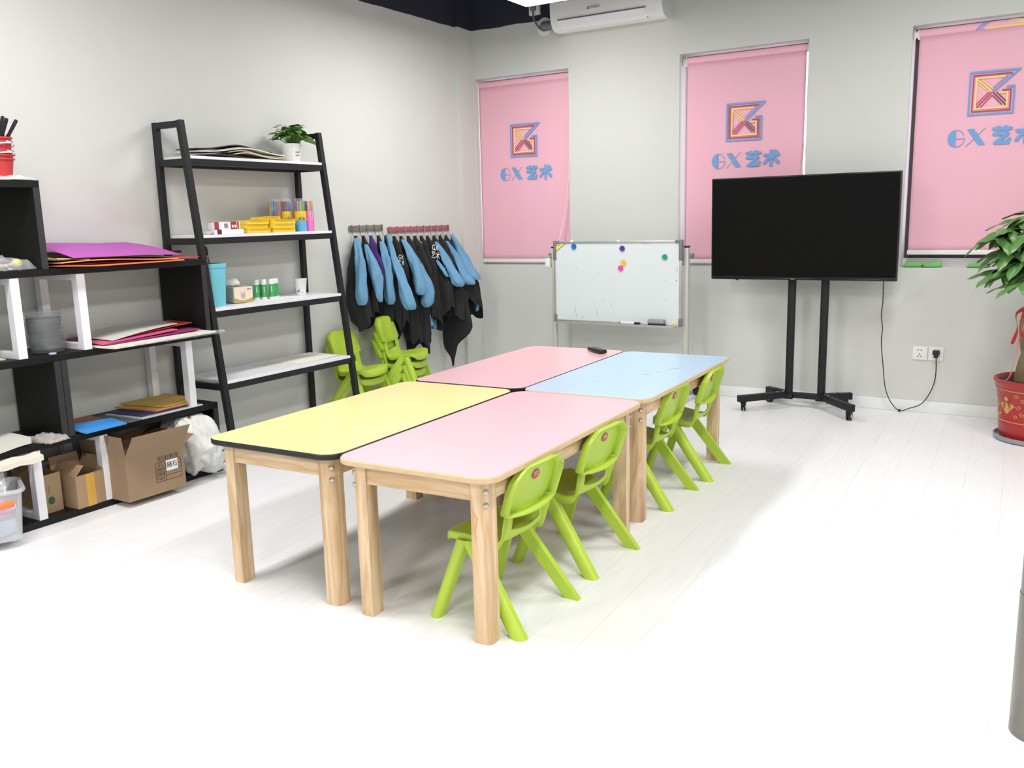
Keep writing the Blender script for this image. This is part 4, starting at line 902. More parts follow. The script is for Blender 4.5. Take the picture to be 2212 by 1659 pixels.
# boards and sheets on the middle shelf
G = 'drawing boards on the middle black shelf'; z = Z2
sheet('drawing_board', 'wide cream board in plastic wrap overhanging the middle black shelf', 'board', [(0.09, -3.62, z+0.010), (0.09, -2.98, z+0.010), (0.45, -3.02, z+0.014), (0.47, -3.60, z+0.010)], 0.008, mp('cream_board', (232, 226, 212)), None, G)
sheet('drawing_board', 'magenta sheet between the white boards on the middle shelf', 'board', [(0.06, -3.55, z+0.018), (0.08, -2.99, z+0.024), (0.36, -3.04, z+0.024), (0.39, -3.58, z+0.016)], 0.004, mp('magenta_card', (150, 48, 110)), None, G)
sheet('drawing_board', 'pink edged sheet on the magenta sheet, middle shelf', 'board', [(0.05, -3.56, z+0.024), (0.05, -3.10, z+0.034), (0.34, -3.16, z+0.034), (0.385, -3.60, z+0.020)], 0.004, mp('pink_card', (216, 96, 140)), None, G)
sheet('drawing_board', 'red orange sheet under the top white sheet, middle shelf', 'board', [(0.05, -3.46, z+0.032), (0.06, -2.995, z+0.052), (0.27, -3.015, z+0.050), (0.32, -3.48, z+0.030)], 0.003, mp('vermilion_card', (216, 84, 56)), None, G)
sheet('drawing_board', 'grey white sheet with pencil marks topmost on the middle shelf', 'board', [(0.05, -3.55, z+0.038), (0.05, -3.06, z+0.056), (0.29, -3.12, z+0.056), (0.36, -3.53, z+0.028)], 0.003, mp('grey_paper', (214, 212, 206)), lambda u, v: (0, 0, 0.006*math.sin(3*u)), G)
sheet('drawing_board', 'dark printed sheet at the frame end of the middle shelf pile', 'board', [(0.06, -3.63, z+0.016), (0.06, -3.50, z+0.024), (0.28, -3.50, z+0.020), (0.30, -3.66, z+0.014)], 0.006, mp('dark_sheet', (74, 70, 84)), None, G)
t = thing('plastic_wrap', 'clear plastic wrap around the cream board edge', 'plastic wrap', (0.45, -3.3, Z2+0.004))
m = MB(); m.grid(lambda u, v: (0.006+0.006*math.sin(40*u)*math.sin(PI*v)+0.012*math.sin(PI*v), -0.28+0.60*u, -0.005+0.02*v+0.003*noise.noise(Vector((u*30, v*4, 1)))), 60, 6); obj('film', m, M_FOIL, t, sharp=None)
# lower shelf of the right unit
G = 'flat packs on the lower black shelf'; z = Z1
sheet('flat_pack', 'white folder at the bottom of the yellow pack pile on the lower shelf', 'folder', [(0.10, -3.44, z+0.006), (0.08, -3.04, z+0.006), (0.35, -3.06, z+0.006), (0.36, -3.42, z+0.006)], 0.005, mp('white_folder', (196, 204, 206)), None, G)
sheet('flat_pack', 'dark blue folder under the yellow cardboard packs', 'folder', [(0.09, -3.42, z+0.014), (0.08, -3.08, z+0.014), (0.32, -3.12, z+0.014), (0.33, -3.40, z+0.014)], 0.007, mp('navy_folder', (52, 62, 104)), None, G)
sheet('flat_pack', 'red backed pack under the yellow cardboard packs', 'folder', [(0.10, -3.36, z+0.020), (0.09, -3.08, z+0.020), (0.33, -3.12, z+0.020), (0.335, -3.33, z+0.020)], 0.005, mp('red_folder', (170, 66, 62)), None, G)
sheet('flat_pack', 'tan cardboard pack below the top yellow pack', 'folder', [(0.08, -3.37, z+0.027), (0.06, -3.06, z+0.027), (0.33, -3.08, z+0.026), (0.335, -3.32, z+0.026)], 0.006, mp('tan_pack', (196, 158, 96)), None, G)
sheet('flat_pack', 'topmost yellow cardboard pack on the lower black shelf', 'folder', [(0.06, -3.33, z+0.036), (0.05, -3.05, z+0.037), (0.315, -3.055, z+0.035), (0.33, -3.27, z+0.034)], 0.006, mp('yellow_pack', (198, 166, 84)), None, G)
sheet('flat_pack', 'dull red folder at the black panel end of the lower shelf', 'folder', [(0.08, -3.735, z+0.010), (0.06, -3.50, z+0.010), (0.30, -3.52, z+0.010), (0.33, -3.735, z+0.012)], 0.006, mp('dusty_red_folder', (176, 110, 94)), None, G)
sheet('flat_pack', 'bright blue folder overhanging the lower shelf front', 'folder', [(0.20, -3.735, z+0.018), (0.24, -3.50, z+0.016), (0.385, -3.52, z+0.008), (0.40, -3.735, z+0.010)], 0.005, mp('sky_folder', (62, 150, 226)), None, G)
sheet('flat_pack', 'grey flat portfolio lying on the lower black shelf', 'folder', [(0.10, -3.495, z+0.003), (0.10, -3.445, z+0.003), (0.36, -3.43, z+0.003), (0.36, -3.495, z+0.003)], 0.003, mp('grey_portfolio', (98, 100, 98)), None, G)
# left unit lower shelf
sheet('paper_bundle', 'plastic wrapped white paper bundle on the tall unit lower shelf', 'paper bundle', [(0.10, -4.35, z+0.040), (0.10, -3.98, z+0.045), (0.36, -3.96, z+0.030), (0.36, -4.35, z+0.030)], 0.028, mp('bundle_paper', (206, 204, 196)), lambda u, v: (0, 0, 0.008*math.sin(7*u+v)))
film_pack('brown paper packet in crinkled film at the black panel', (0.335, -3.875, z), 0.075, 0.055, 0.03, 0.2, M_CARD2, 3)
sheet('paper_bundle', 'white edged board pack hanging below the tall unit lower shelf front', 'paper bundle', [(0.36, -4.30, z-0.035), (0.36, -3.95, z-0.030), (0.42, -3.95, z-0.038), (0.42, -4.30, z-0.042)], 0.022, mp('bundle_edge', (226, 220, 206)), lambda u, v: (0, 0, 0.003*math.sin(20*u)))

# cartons, wadding and tub at the bottom
def carton(name, label, loc, rz, sx, sy, h, mt, flaps, fn=None):
    t = thing(name, label, 'cardboard box', loc, rz); w_ = 0.004
    m = MB(); m.box(-sx/2, sx/2, -sy/2, sy/2, 0, w_)
    for a in ((-sx/2, -sx/2+w_, -sy/2, sy/2), (sx/2-w_, sx/2, -sy/2, sy/2), (-sx/2+w_, sx/2-w_, -sy/2, -sy/2+w_), (-sx/2+w_, sx/2-w_, sy/2-w_, sy/2)): m.box(*a, w_, h)
    b = obj('box_body', m, mt, t, sharp=None)
    for side, L, ang in flaps:     # ang: 0 = straight up, positive = outward
        m = MB(); c, s = math.cos(ang)*L, math.sin(ang)*L
        if side in '+x-x':
            k = 1 if side == '+x' else -1; P = [(k*sx/2, -sy/2, h), (k*sx/2, sy/2, h), (k*(sx/2+s), sy/2*1.02, h+c), (k*(sx/2+s), -sy/2*0.96, h+c)]; v = (-k*w_, 0, 0)
        else:
            k = 1 if side == '+y' else -1; P = [(-sx/2, k*sy/2, h), (sx/2, k*sy/2, h), (sx/2*0.98, k*(sy/2+s), h+c), (-sx/2, k*(sy/2+s), h+c)]; v = (0, -k*w_, 0)
        m.prism(P, v); obj('flap', m, mt, t, sharp=None)
    if fn: fn(t, b, sx, sy, h)
    return t
def big_print(t, b, sx, sy, h):
    to3 = lambda u, v, d: (sx/2+0.0004+d, u, v)
    m = MB(); 
    y0, y1, zz = -0.005, 0.135, [0.055, 0.078, 0.10, 0.122, 0.145]
    for z_ in zz: m.stroke([(y0, z_), (y1, z_)], 0.0018, to3, 0.0002, rnd=False)
    for y_ in (y0, 0.05, y1): m.stroke([(y_, zz[0]), (y_, zz[-1])], 0.0018, to3, 0.0002, rnd=False)
    obj('printed_table', m, M_INK, b, sharp=None)
    for i, s_ in enumerate(('品 名', '规格型号', '包装数量', '产品货号')):
        me = text_mesh(s_, 0.011, 0.0002); obj('lettering', me, M_INK, b, (sx/2+0.0006, 0.0225, zz[3-i]+0.011), (PI/2, 0, PI/2), sharp=None)
    m = MB()
    for i in range(4):
        yy = 0.012+0.03*i; P = [(yy, 0.152), (yy+0.022, 0.152), (yy+0.022, 0.174), (yy, 0.174), (yy, 0.152)]; m.stroke(P, 0.0014, to3, 0.0002, rnd=False)
        m.stroke([(yy+0.011, 0.156), (yy+0.011, 0.17)], 0.003, to3, 0.0002); m.stroke([(yy+0.006, 0.164), (yy+0.011, 0.17), (yy+0.016, 0.164)], 0.002, to3, 0.0002)
    obj('handling_marks', m, M_INK, b, sharp=None)
    m = MB(); m.poly([(0.052, 0.098), (0.116, 0.098), (0.116, 0.150), (0.052, 0.150)], lambda u, v, d: (sx/2+0.0012+d, u, v), 0.0004); lb = obj('paper_label', m, M_PAPER, b, sharp=None)
    me = text_mesh('赭石', 0.030, 0.0003, bold=0.0); obj('lettering', me, M_TVB, b, (sx/2+0.0024, 0.084, 0.124), (PI/2, 0, PI/2), sharp=None)
carton('cardboard_box', 'large open carton with white paper label and raised front flap', (0.31, -3.455, TB), -0.02, 0.34, 0.31, 0.205, M_CARD, [('+x', 0.125, 0.55), ('-y', 0.10, 0.1), ('-x', 0.08, -0.9), ('+y', 0.08, 1.1)], big_print)
def tape_print(t, b, sx, sy, h):
    m = MB(); m.box(sx/2, sx/2+0.0008, -0.022, 0.022, -0.001, h-0.002); m.box(-sx*0.1, sx/2, -0.022, 0.022, -0.0005, 0.0); obj('tape', m, M_TAPE, b, sharp=None)
    m = MB(); m.box(-sx/2+0.012, sx/2-0.012, -sy/2+0.01, sy/2-0.01, 0.10, h-0.03, bev=0.01); obj('content', m, mat('magenta_sweets', (150, 60, 120), 0.3, var=0.8, scale=30), t)
carton('cardboard_box', 'open tan carton with yellow tape strip holding shiny packets', (0.265, -3.715, TB), 0.05, 0.17, 0.145, 0.15, M_CARD2, [('-x', 0.07, 0.25), ('-y', 0.06, -0.8), ('+y', 0.06, 0.4)], tape_print)
def green_mark(t, b, sx, sy, h):
    q = lambda u, v, d: (sx/2+0.0004+d, u, v)
    m = MB(); m.poly([(0.005+0.016*math.cos(a*PI/10), 0.055+0.018*math.sin(a*PI/10)) for a in range(20)], q, 0.0003); obj('printed_seal', m, mat('green_print', (52, 92, 62), 0.8), b, sharp=None)
    m = MB()
    for k in range(4): m.stroke([(-0.006, 0.085+0.010*k), (0.0, 0.09+0.010*k)], 0.002, q, 0.0002)
    obj('lettering', m, M_INK, b, sharp=None)
carton('cardboard_box', 'tall tan carton with green printed seal behind the white post', (0.20, -3.87, TB), 0.04, 0.17, 0.115, 0.175, M_CARD2, [('-x', 0.06, 0.2), ('-y', 0.05, -0.6)], green_mark)
def wadding():
    t = thing('wadding_bag', 'white fluffy wadding in a clear bag bulging from the bottom shelf', 'wadding', (0.30, -3.10, TB))
    random.seed(9)
    def f(u, v):
        a = 2*PI*u; ph = PI*(v-0.5); r = 1+0.16*noise.noise(Vector((2*math.cos(a), 2*math.sin(a), 3*v)))+0.10*noise.noise(Vector((6*math.cos(a), 6*math.sin(a), 9*v)))+0.05*noise.noise(Vector((16*math.cos(a), 16*math.sin(a), 24*v)))
        z_ = 0.145+0.150*math.sin(ph)*r
        return (0.19*math.cos(a)*math.cos(ph)**0.6*r*(1.0-0.25*max(0, z_-0.15)/0.15), 0.125*math.sin(a)*math.cos(ph)**0.6*r - 0.04*max(0, z_-0.1)*2, max(0.002, min(0.295, z_)))
    m = MB(); m.grid(f, 90, 60, wrap=True); o = obj('wadding', m, mat('white_wadding', (216, 217, 212), 0.95, var=0.18, scale=22, bump=1.0), t, sharp=None)
    m = MB(); m.grid(lambda u, v: Vector(f(u*0.55-0.3, 0.12+0.3*v))*1.012 + Vector((0.006, 0, 0.004*math.sin(40*u+9*v))), 40, 12); obj('film', m, M_FOIL, t, sharp=None)
wadding()
def tub():
    t = thing('storage_tub', 'translucent storage tub with orange handles and pink contents', 'tub', (0.375, -4.21, TB), -0.42+PI/2)
    sx, sy, h = 0.30, 0.22, 0.21     # length, depth, height
    def shell(k0, k1, z0, z1, m, n=8):
        r = [[m.bm.verts.new((px, py, z_)) for px, py in rounded_rect(sx/2*k, sy/2*k, 0.03)] for z_, k in ((z0, k0), (z1, k1))]
        N = len(r[0]); fs = [m.bm.faces.new((r[0][i], r[0][(i+1) % N], r[1][(i+1) % N], r[1][i])) for i in range(N)]; return r, fs
    m = MB(); r, fs = shell(0.88, 1.0, 0.004, h, m); fs.append(m.bm.faces.new(r[0][::-1])); m._mi(fs, 0, True); obj('bin', m, M_CLEAR, t, solid=0.003)
    m = MB(); m.tube([(px, py, h) for px, py in rounded_rect(sx/2*1.03, sy/2*1.04, 0.035)] + [(sx/2*1.03, sy/2*1.04-0.035, h)], 0.009, n=8, cap=False); obj('rim', m, M_CLEAR, t)
    m = MB(); m.tube([(-0.01, -sy/2*0.98-0.008, h-0.060), (0.05, -sy/2*0.98-0.014, h-0.052), (0.115, -sy/2*0.98-0.008, h-0.042)], 0.012, n=10, sx=0.6); obj('handle', m, mat('orange_plastic', (250, 128, 62), 0.4), t)
    random.seed(3)
    for nm, c, z_, k in (('pale_cloth', (176, 204, 226), 0.05, 0.80), ('pink_cloth', (238, 120, 176), 0.115, 0.78)):
        m = MB(); m.grid(lambda u, v: ((sx/2*k)*math.cos(2*PI*u)*math.sin(PI*v)**0.5, (sy/2*k)*math.sin(2*PI*u)*math.sin(PI*v)**0.5, z_+0.045*-math.cos(PI*v)+0.012*noise.noise(Vector((5*u, 6*v, z_*30)))), 24, 12, wrap=True); obj('content', m, mat(nm, c, 0.7, var=0.1, scale=20), t)
    m = MB(); m.grid(lambda u, v: (-0.10+0.2*u, -0.05+0.10*v+0.03*u, h-0.03+0.09*math.sin(PI*v)*(0.4+0.6*u)+0.02*noise.noise(Vector((6*u, 6*v, 3)))), 20, 12); obj('plastic_bag', m, M_FOIL, t, sharp=None)
tub()

# ------------------------------------------------------------------ black ladder shelf
LY0, LY1 = -2.940, -1.962
def fx(z): return 0.430 - 0.1173*z     # centre of the leaning front post at height z
SHZ = [1.618, 1.221, 0.848, 0.472]
def beam(m, a, b, w_, dpt, mi=0):
    # square tube between two points in a plane of constant y
    a, b = Vector(a), Vector(b); d = (b-a).normalized(); n = Vector((d.z, 0, -d.x))*w_/2; e = Vector((0, dpt/2, 0))
    m.prism([a+n+e, a-n+e, a-n-e, a+n-e], b-a, mi)
def ladder():
    t = thing('ladder_shelf', 'black steel ladder shelf with four white boards leaning back to the wall', 'shelf', (0, LY0, 0)); o = LY0
    for y in (LY0, LY1):
        y -= o
        m = MB(); m.box(0.018, 0.048, y-0.015, y+0.015, 0, 1.79, bev=0.001, seg=1); rp = obj('rear_post', m, M_BLACK, t, sharp=None)
        m = MB(); beam(m, (fx(0), y, 0), (fx(1.79), y, 1.79), 0.03, 0.03); fp = obj('front_post', m, M_BLACK, t, sharp=None)
        m = MB(); m.box(0.048, fx(1.79)-0.012, y-0.015, y+0.015, 1.758, 1.788); obj('top_rail', m, M_BLACK, t, sharp=None)
        for z in SHZ:
            m = MB(); m.box(0.046, fx(z)-0.010, y-0.012, y+0.012, z-0.047, z-0.015); obj('side_rail', m, M_BLACK, t, sharp=None)
            for px, par in ((0.033, rp), (fx(z-0.03), fp)):
                m = MB(); m.lathe([(0.0, -0.0175), (0.006, -0.0175), (0.0075, -0.0155), (0.0075, -0.0145)], (px, y, z-0.03), 12, 0, 'Y'); obj('bolt', m, M_STEEL, par)
    for z in SHZ:
        f = fx(z)
        m = MB(); m.box(f-0.014, f+0.014, LY0-o+0.013, LY1-o-0.013, z-0.047, z-0.015); obj('front_rail', m, M_BLACK, t, sharp=None)
        m = MB(); m.box(0.02, 0.046, LY0-o+0.013, LY1-o-0.013, z-0.047, z-0.015); obj('rear_rail', m, M_BLACK, t, sharp=None)
        m = MB(); m.box(0.05, f+0.014, LY0-o+0.017, LY1-o-0.017, z-0.015, z, bev=0.001, seg=1); obj('shelf_board', m, M_WHITE, t, sharp=None)
    m = MB(); m.box(fx(1.68)-0.035, fx(1.68)-0.012, 0.0, 0.02, 1.655, 1.70, bev=0.004); obj('clip', m, M_BLACK, t)
ladder()
A, B_, C_, D_ = SHZ
# top shelf: curling drawing pads and a pot of pothos
G = 'curling drawing pads on the top ladder board'
def pad_curve(h, x0): return lambda u, v: (0, 0, h*math.exp(-((u-x0)/0.28)**2)*(0.6+0.4*v))
PADS = [('bottom', 'black covered drawing pad at the bottom of the curling pile', (48, 46, 48), (0.07, 0.225, -2.84, -2.36), 0.0065, 0.006, 0.012, 0.3),
        ('', 'tan drawing pad with upturned end near the pothos pot', (196, 182, 158), (0.07, 0.228, -2.62, -2.20), 0.0135, 0.006, 0.022, 0.2),
        ('', 'beige drawing pad lying second in the curling pile', (184, 172, 150), (0.06, 0.222, -2.64, -2.21), 0.021, 0.005, 0.024, 0.22),
        ('', 'white drawing pad in the middle of the curling pile', (222, 218, 206), (0.06, 0.220, -2.86, -2.24), 0.029, 0.005, 0.03, 0.55),
        ('', 'grey green drawing pad with pale edges in the curling pile', (176, 184, 170), (0.055, 0.205, -2.70, -2.23), 0.036, 0.005, 0.026, 0.35),
        ('', 'dark backed drawing pad on top of the curling pile', (60, 58, 60), (0.055, 0.205, -2.85, -2.30), 0.044, 0.005, 0.030, 0.52)]
for i, (_, lb, c, (x0, x1, y0, y1), dz, th, h, c0_) in enumerate(PADS):
    sheet('drawing_pad', lb, 'drawing pad', [(x0, y0, A+dz), (x0, y1, A+dz), (x1, y1-0.01*(i % 3), A+dz), (x1, y0+0.02*(i % 2), A+dz)], th, mp('pad_%d' % i, c), pad_curve(h, c0_), G, 24, 6)
def pothos():
    t = thing('potted_pothos', 'small green pothos in a white pot on the top ladder board', 'potted plant', (0.15, -2.115, A))
    m = MB(); m.lathe([(0, 0.003), (0.043, 0.003), (0.044, 0.0), (0.046, 0.004), (0.056, 0.092), (0.059, 0.093), (0.059, 0.105), (0.054, 0.105), (0.053, 0.09)], n=32); pot = obj('pot', m, M_WHITEP, t)
    m = MB(); m.lathe([(0, 0.0), (0.04, 0.0), (0.046, 0.003), (0.046, 0.008)], n=28); obj('base', m, M_GREYP, t)
    R = lambda z: 0.046+0.010*(z-0.004)/0.088+0.0006
    to3 = lambda u, v, d: ((R(v)+d)*math.cos(-0.30+u/0.05), (R(v)+d)*math.sin(-0.30+u/0.05), v)
    m = MB()
    for r_ in range(2):
        for k in range(5):
            z = 0.056-0.018*r_; m.stroke([(-0.002+k*0.0055, z), (0.0015+k*0.0055, z)], 0.007, to3, 0.0003, rnd=False)
    obj('printed_lettering', m, M_GREYP, pot, sharp=None)
    m = MB(); m.grid(lambda u, v: (0.053*v*math.cos(2*PI*u), 0.053*v*math.sin(2*PI*u), 0.088+0.003*math.sin(20*u*PI)), 20, 4, wrap=True); obj('soil', m, M_SOIL, t)
    random.seed(12)
    for k in range(62):
        a = random.uniform(0, 2*PI); rr = random.uniform(0.005, 0.08); zz = 0.205 - 0.75*rr + random.uniform(-0.035, 0.025); hub = Vector((min(rr*math.cos(a), 0.09)*0.9, rr*math.sin(a)*1.2, zz)); hub.x = max(hub.x, -0.085)
        m = MB(); m.tube(catmull([(hub.x*0.15, hub.y*0.15, 0.088), (hub.x*0.5, hub.y*0.5, 0.5*(zz+0.10)), hub], 4), 0.002, n=5, mi=1)
        d = Vector((math.cos(a), math.sin(a)*1.1, random.uniform(-0.25, 0.9))).normalized(); sd = d.cross(Vector((0, 0, 1))).normalized(); L = random.uniform(0.055, 0.08); W = L*0.78; rl = random.uniform(-0.5, 0.5); up0 = sd.cross(d); sd2 = sd*math.cos(rl)+up0*math.sin(rl); nn = sd2.cross(d)
        def f(u, v):
            q = 2*u-1; wv = W*0.5*(math.sin(PI*v**0.62)**0.8)*(1-0.15*v); return hub + d*L*(v-0.08*abs(q)*(1-v)) + sd2*wv*q - nn*(0.10*wv*(1-abs(q))*4*0.2) + Vector((0, 0, -0.45*L*v*v)) 
        m.grid(f, 6, 9); obj('leaf', m, [M_LEAF, M_STEM], t, sharp=80)
pothos()
# second shelf
def carton_box(label, loc, rz, sx, sy, sz, mt, group, bands=(), name='small_box'):
    t = thing(name, label, 'box', loc, rz, group)
    m = MB(); m.box(-sx/2, sx/2, -sy/2, sy/2, 0, sz, bev=0.0015, seg=1); b = obj('box_body', m, mt, t, sharp=None)
    for (y0, y1, mm) in bands:
        m = MB(); m.box(-sx/2-0.0004, sx/2+0.0004, y0, y1, -0.0001, sz+0.0004); obj('printed_band', m, mm, b, sharp=None)
    return t, b
M_REDP = mat('red_print', (170, 52, 62), 0.5)
t, b = carton_box('long white box with a dark red end under the red banded box', (0.20, -2.685, B_), 0.02, 0.05, 0.20, 0.024, M_PAPER, 'white boxes on the second ladder board', ((-0.085, -0.055, mat('maroon_print', (90, 34, 44), 0.5)),))
t, b = carton_box('white box with red bands and barcode on top of the plain white box', (0.19, -2.69, B_+0.024), 0.0, 0.055, 0.175, 0.040, M_PAPER, 'white boxes on the second ladder board', ((-0.087, -0.058, M_REDP), (0.02, 0.062, M_REDP), (0.066, 0.078, M_REDP)))
m = MB(); q = lambda u, v, d: (0.0280+d, u, v)
for k in range(7): m.stroke([(-0.022+k*0.0038, 0.008), (-0.022+k*0.0038, 0.032)], 0.0012+0.001*(k % 2), q, 0.0002, rnd=False)
obj('barcode', m, M_INK, b, sharp=None)
m = MB(); q = lambda u, v, d: (0.0286+d, u, v)
for u0 in (0.028, 0.045): m.poly([(u0, 0.01), (u0+0.011, 0.01), (u0+0.011, 0.024), (u0, 0.024)], q, 0.0002)
obj('lettering', m, M_PAPER, b, sharp=None)
m = MB(); m.lathe([(0, 0), (0.03, 0.0), (0.044, 0.012), (0.046, 0.014), (0.043, 0.016), (0.03, 0.005), (0, 0.004)], n=28); o = obj('paint_dish', m, M_WHITEP, None, (0.20, -2.835, B_)); tag(o, 'shallow white dish beside the ladder shelf post', 'dish')
m = MB(); bmesh.ops.create_uvsphere
YB = mat('yellow_card_box', (238, 206, 58), 0.45, var=0.06)
G = 'yellow card boxes on the second ladder board'
for (y, x, z, rz, sy, h, lb) in ((-2.46, 0.17, 0.0, 0.03, 0.17, 0.024, 'bottom yellow box of the pile beside the white boxes'), (-2.285, 0.185, 0.0, -0.04, 0.16, 0.022, 'bottom yellow box of the pile beside the marker tubs'), (-2.47, 0.16, 0.0245, 0.0, 0.165, 0.022, 'second yellow box of the pile beside the white boxes'),
                         (-2.29, 0.19, 0.0225, 0.02, 0.165, 0.024, 'second yellow box of the pile beside the marker tubs'), (-2.465, 0.165, 0.047, 0.05, 0.165, 0.024, 'topmost yellow box of the pile beside the white boxes'), (-2.285, 0.185, 0.047, -0.03, 0.17, 0.024, 'third yellow box of the pile beside the marker tubs'), (-2.36, 0.155, 0.0715, 0.03, 0.15, 0.016, 'yellow box lying across the very top of both yellow piles')):
    t, b = carton_box(lb, (x, y, B_+z), rz, 0.085, sy, h, YB, G)
    m = MB(); m.prism([(0.0425, -sy/2+0.004, h), (0.0425, sy/2-0.004, h), (0.052, sy/2-0.01, h+0.002), (0.052, -sy/2+0.01, h+0.002)], (0, 0, 0.001)); obj('tuck_flap', m, YB, t, sharp=None)
    if 'marker' in lb and 'bottom' not in lb:
        m = MB(); q = lambda u, v, d: (0.0430+d, u, v)
        for k in range(4): m.stroke([(0.03+0.008*k, 0.004), (0.034+0.008*k, 0.004)], 0.005, q, 0.0003, rnd=False)
        obj('barcode', m, M_PAPER, b, sharp=None)
PENC = [(200, 40, 60), (40, 90, 180), (70, 160, 70), (230, 190, 50), (130, 40, 90), (40, 40, 60), (220, 100, 150), (90, 50, 40), (60, 170, 190), (170, 30, 40), (60, 60, 130), (150, 180, 60)]
def marker_tub(x, y, label, base, top, seedv):
    t = thing('marker_tub', label, 'marker tub', (x, y, B_), 0, 'clear tubs of felt tip pens'); R = 0.033
    m = MB(); m.lathe([(0, 0.0), (R, 0.0), (R, 0.062), (R-0.001, 0.062)], n=28); c = obj('cup', m, base, t)
    m = MB(); m.lathe([(R-0.0006, 0.062), (R-0.0006, 0.188), (R-0.002, 0.191), (0, 0.191)], n=28); obj('clear_sleeve', m, mat('tub_clear', (230, 232, 235), 0.08, alpha=0.16, spec=0.7), t)
    if top:
        m = MB(); m.lathe([(R+0.0002, 0.063), (R+0.0002, 0.118)], n=28); w_ = obj('paper_wrap', m, top, t)
        if top is M_WRAP:
            to3 = lambda u, v, d: ((R+0.0006+d)*math.cos(-0.55+u/R), (R+0.0006+d)*math.sin(-0.55+u/R), v)
            m = MB(); m.stroke([(-0.010, 0.098), (0.012, 0.098)], 0.006, to3, 0.0002, rnd=False); m.stroke([(-0.004, 0.088), (0.008, 0.088)], 0.006, to3, 0.0002, rnd=False); obj('lettering', m, M_LBLUE, w_, sharp=None)
            m = MB()
            for k in range(5): m.stroke([(-0.018+0.009*k, 0.066), (-0.014+0.008*k, 0.08)], 0.004, to3, 0.0003)
            obj('printed_stripes', m, M_INK, w_, sharp=None)
        else:
            to3 = lambda u, v, d: ((R+0.0006+d)*math.cos(-0.2+u/R), (R+0.0006+d)*math.sin(-0.2+u/R), v)
            m = MB(); m.poly([(-0.006, 0.082), (0.009, 0.082), (0.009, 0.114), (-0.006, 0.114)], to3, 0.0002); lb = obj('label', m, M_PAPER, w_, sharp=None)
            m = MB(); to4 = lambda u, v, d: ((R+0.0012+d)*math.cos(-0.2+u/R), (R+0.0012+d)*math.sin(-0.2+u/R), v)
            for k in range(7): m.stroke([(-0.003, 0.086+0.004*k), (0.006, 0.086+0.004*k)], 0.0016, to4, 0.0002, rnd=False)
            obj('barcode', m, M_INK, w_, sharp=None)
    random.seed(seedv)
    for k in range(14):
        n_, rr, off = (10, 0.024, 0) if k < 10 else (4, 0.011, 10)
        a = 2*PI*(k-off)/n_; px, py = rr*math.cos(a), rr*math.sin(a); cc = PENC[(k*5+seedv) % 12]
        m = MB(); m.tube([(px, py, 0.064), (px, py, 0.120)], 0.0055, n=8, mi=0); m.tube([(px, py, 0.120), (px, py, 0.168), (px, py, 0.176)], [0.0062, 0.0062, 0.004], n=8, mi=1)
        obj('pen', m, [mat('pen_barrel_%d' % cc[0], tuple(int(v*0.8+30) for v in cc), 0.4), mat('pen_cap_%d_%d' % cc[:2], cc, 0.35)], t)
M_WRAP = mat('yellow_wrap', (238, 196, 50), 0.5)
M_CUPB = mat('sky_cup', (96, 176, 226), 0.4); M_CUPP = mat('pink_cup', (238, 120, 190), 0.4); M_PKW = mat('pink_wrap', (236, 128, 196), 0.5)
marker_tub(0.10, -2.235, 'clear tub of dark red felt pens, first behind the yellow boxes', M_CUPP, None, 4)
marker_tub(0.125, -2.165, 'clear tub of felt pens with yellow wrap, tucked behind the yellow boxes', M_CUPB, M_WRAP, 1)
marker_tub(0.195, -2.125, 'clear tub of felt pens with yellow wrap and blue base', M_CUPB, M_WRAP, 2)
marker_tub(0.185, -2.050, 'clear tub of felt pens with pink wrap and pink base', M_CUPP, M_PKW, 6)
# third shelf
def bin_():
    t = thing('waste_bin', 'tall turquoise plastic bin on the third ladder board', 'bin', (0.225, -2.84, C_), 0.05)
    M_TQ = mat('turquoise_plastic', (116, 200, 216), 0.4, var=0.02); h = 0.225
    r = lambda k, z: [(px, py, z) for px, py in rounded_rect(0.066*k, 0.06*k, 0.018)]
    m = MB(); R_ = [[m.bm.verts.new(p) for p in r(k, z)] for k, z in ((0.84, 0.0), (0.99, h-0.022), (1.04, h-0.022), (1.06, h), (1.0, h))]; N = len(R_[0])
    fs = [m.bm.faces.new((a[i], a[(i+1) % N], b[(i+1) % N], b[i])) for a, b in zip(R_[:-1], R_[1:]) for i in range(N)]; fs.append(m.bm.faces.new(R_[0][::-1])); m._mi(fs, 0, True)
    obj('bin_body', m, M_TQ, t, solid=0.003)
bin_()
t = thing('paint_brush', 'long black paint brush leaning out of the turquoise bin', 'brush', (0.24, -2.85, C_+0.02))
m = MB(); m.tube([(0, 0.02, 0.0), (0.0, 0.0, 0.21), (0.0, -0.008, 0.25)], [0.004, 0.004, 0.003], n=8); obj('handle', m, mat('brush_brown', (86, 60, 50), 0.5), t)
m = MB(); m.tube([(0, -0.008, 0.25), (0.0, -0.012, 0.272), (0.0, -0.0145, 0.288), (0, -0.016, 0.296)], [0.005, 0.007, 0.006, 0.001], n=10); obj('bristles', m, M_BLACK, t)
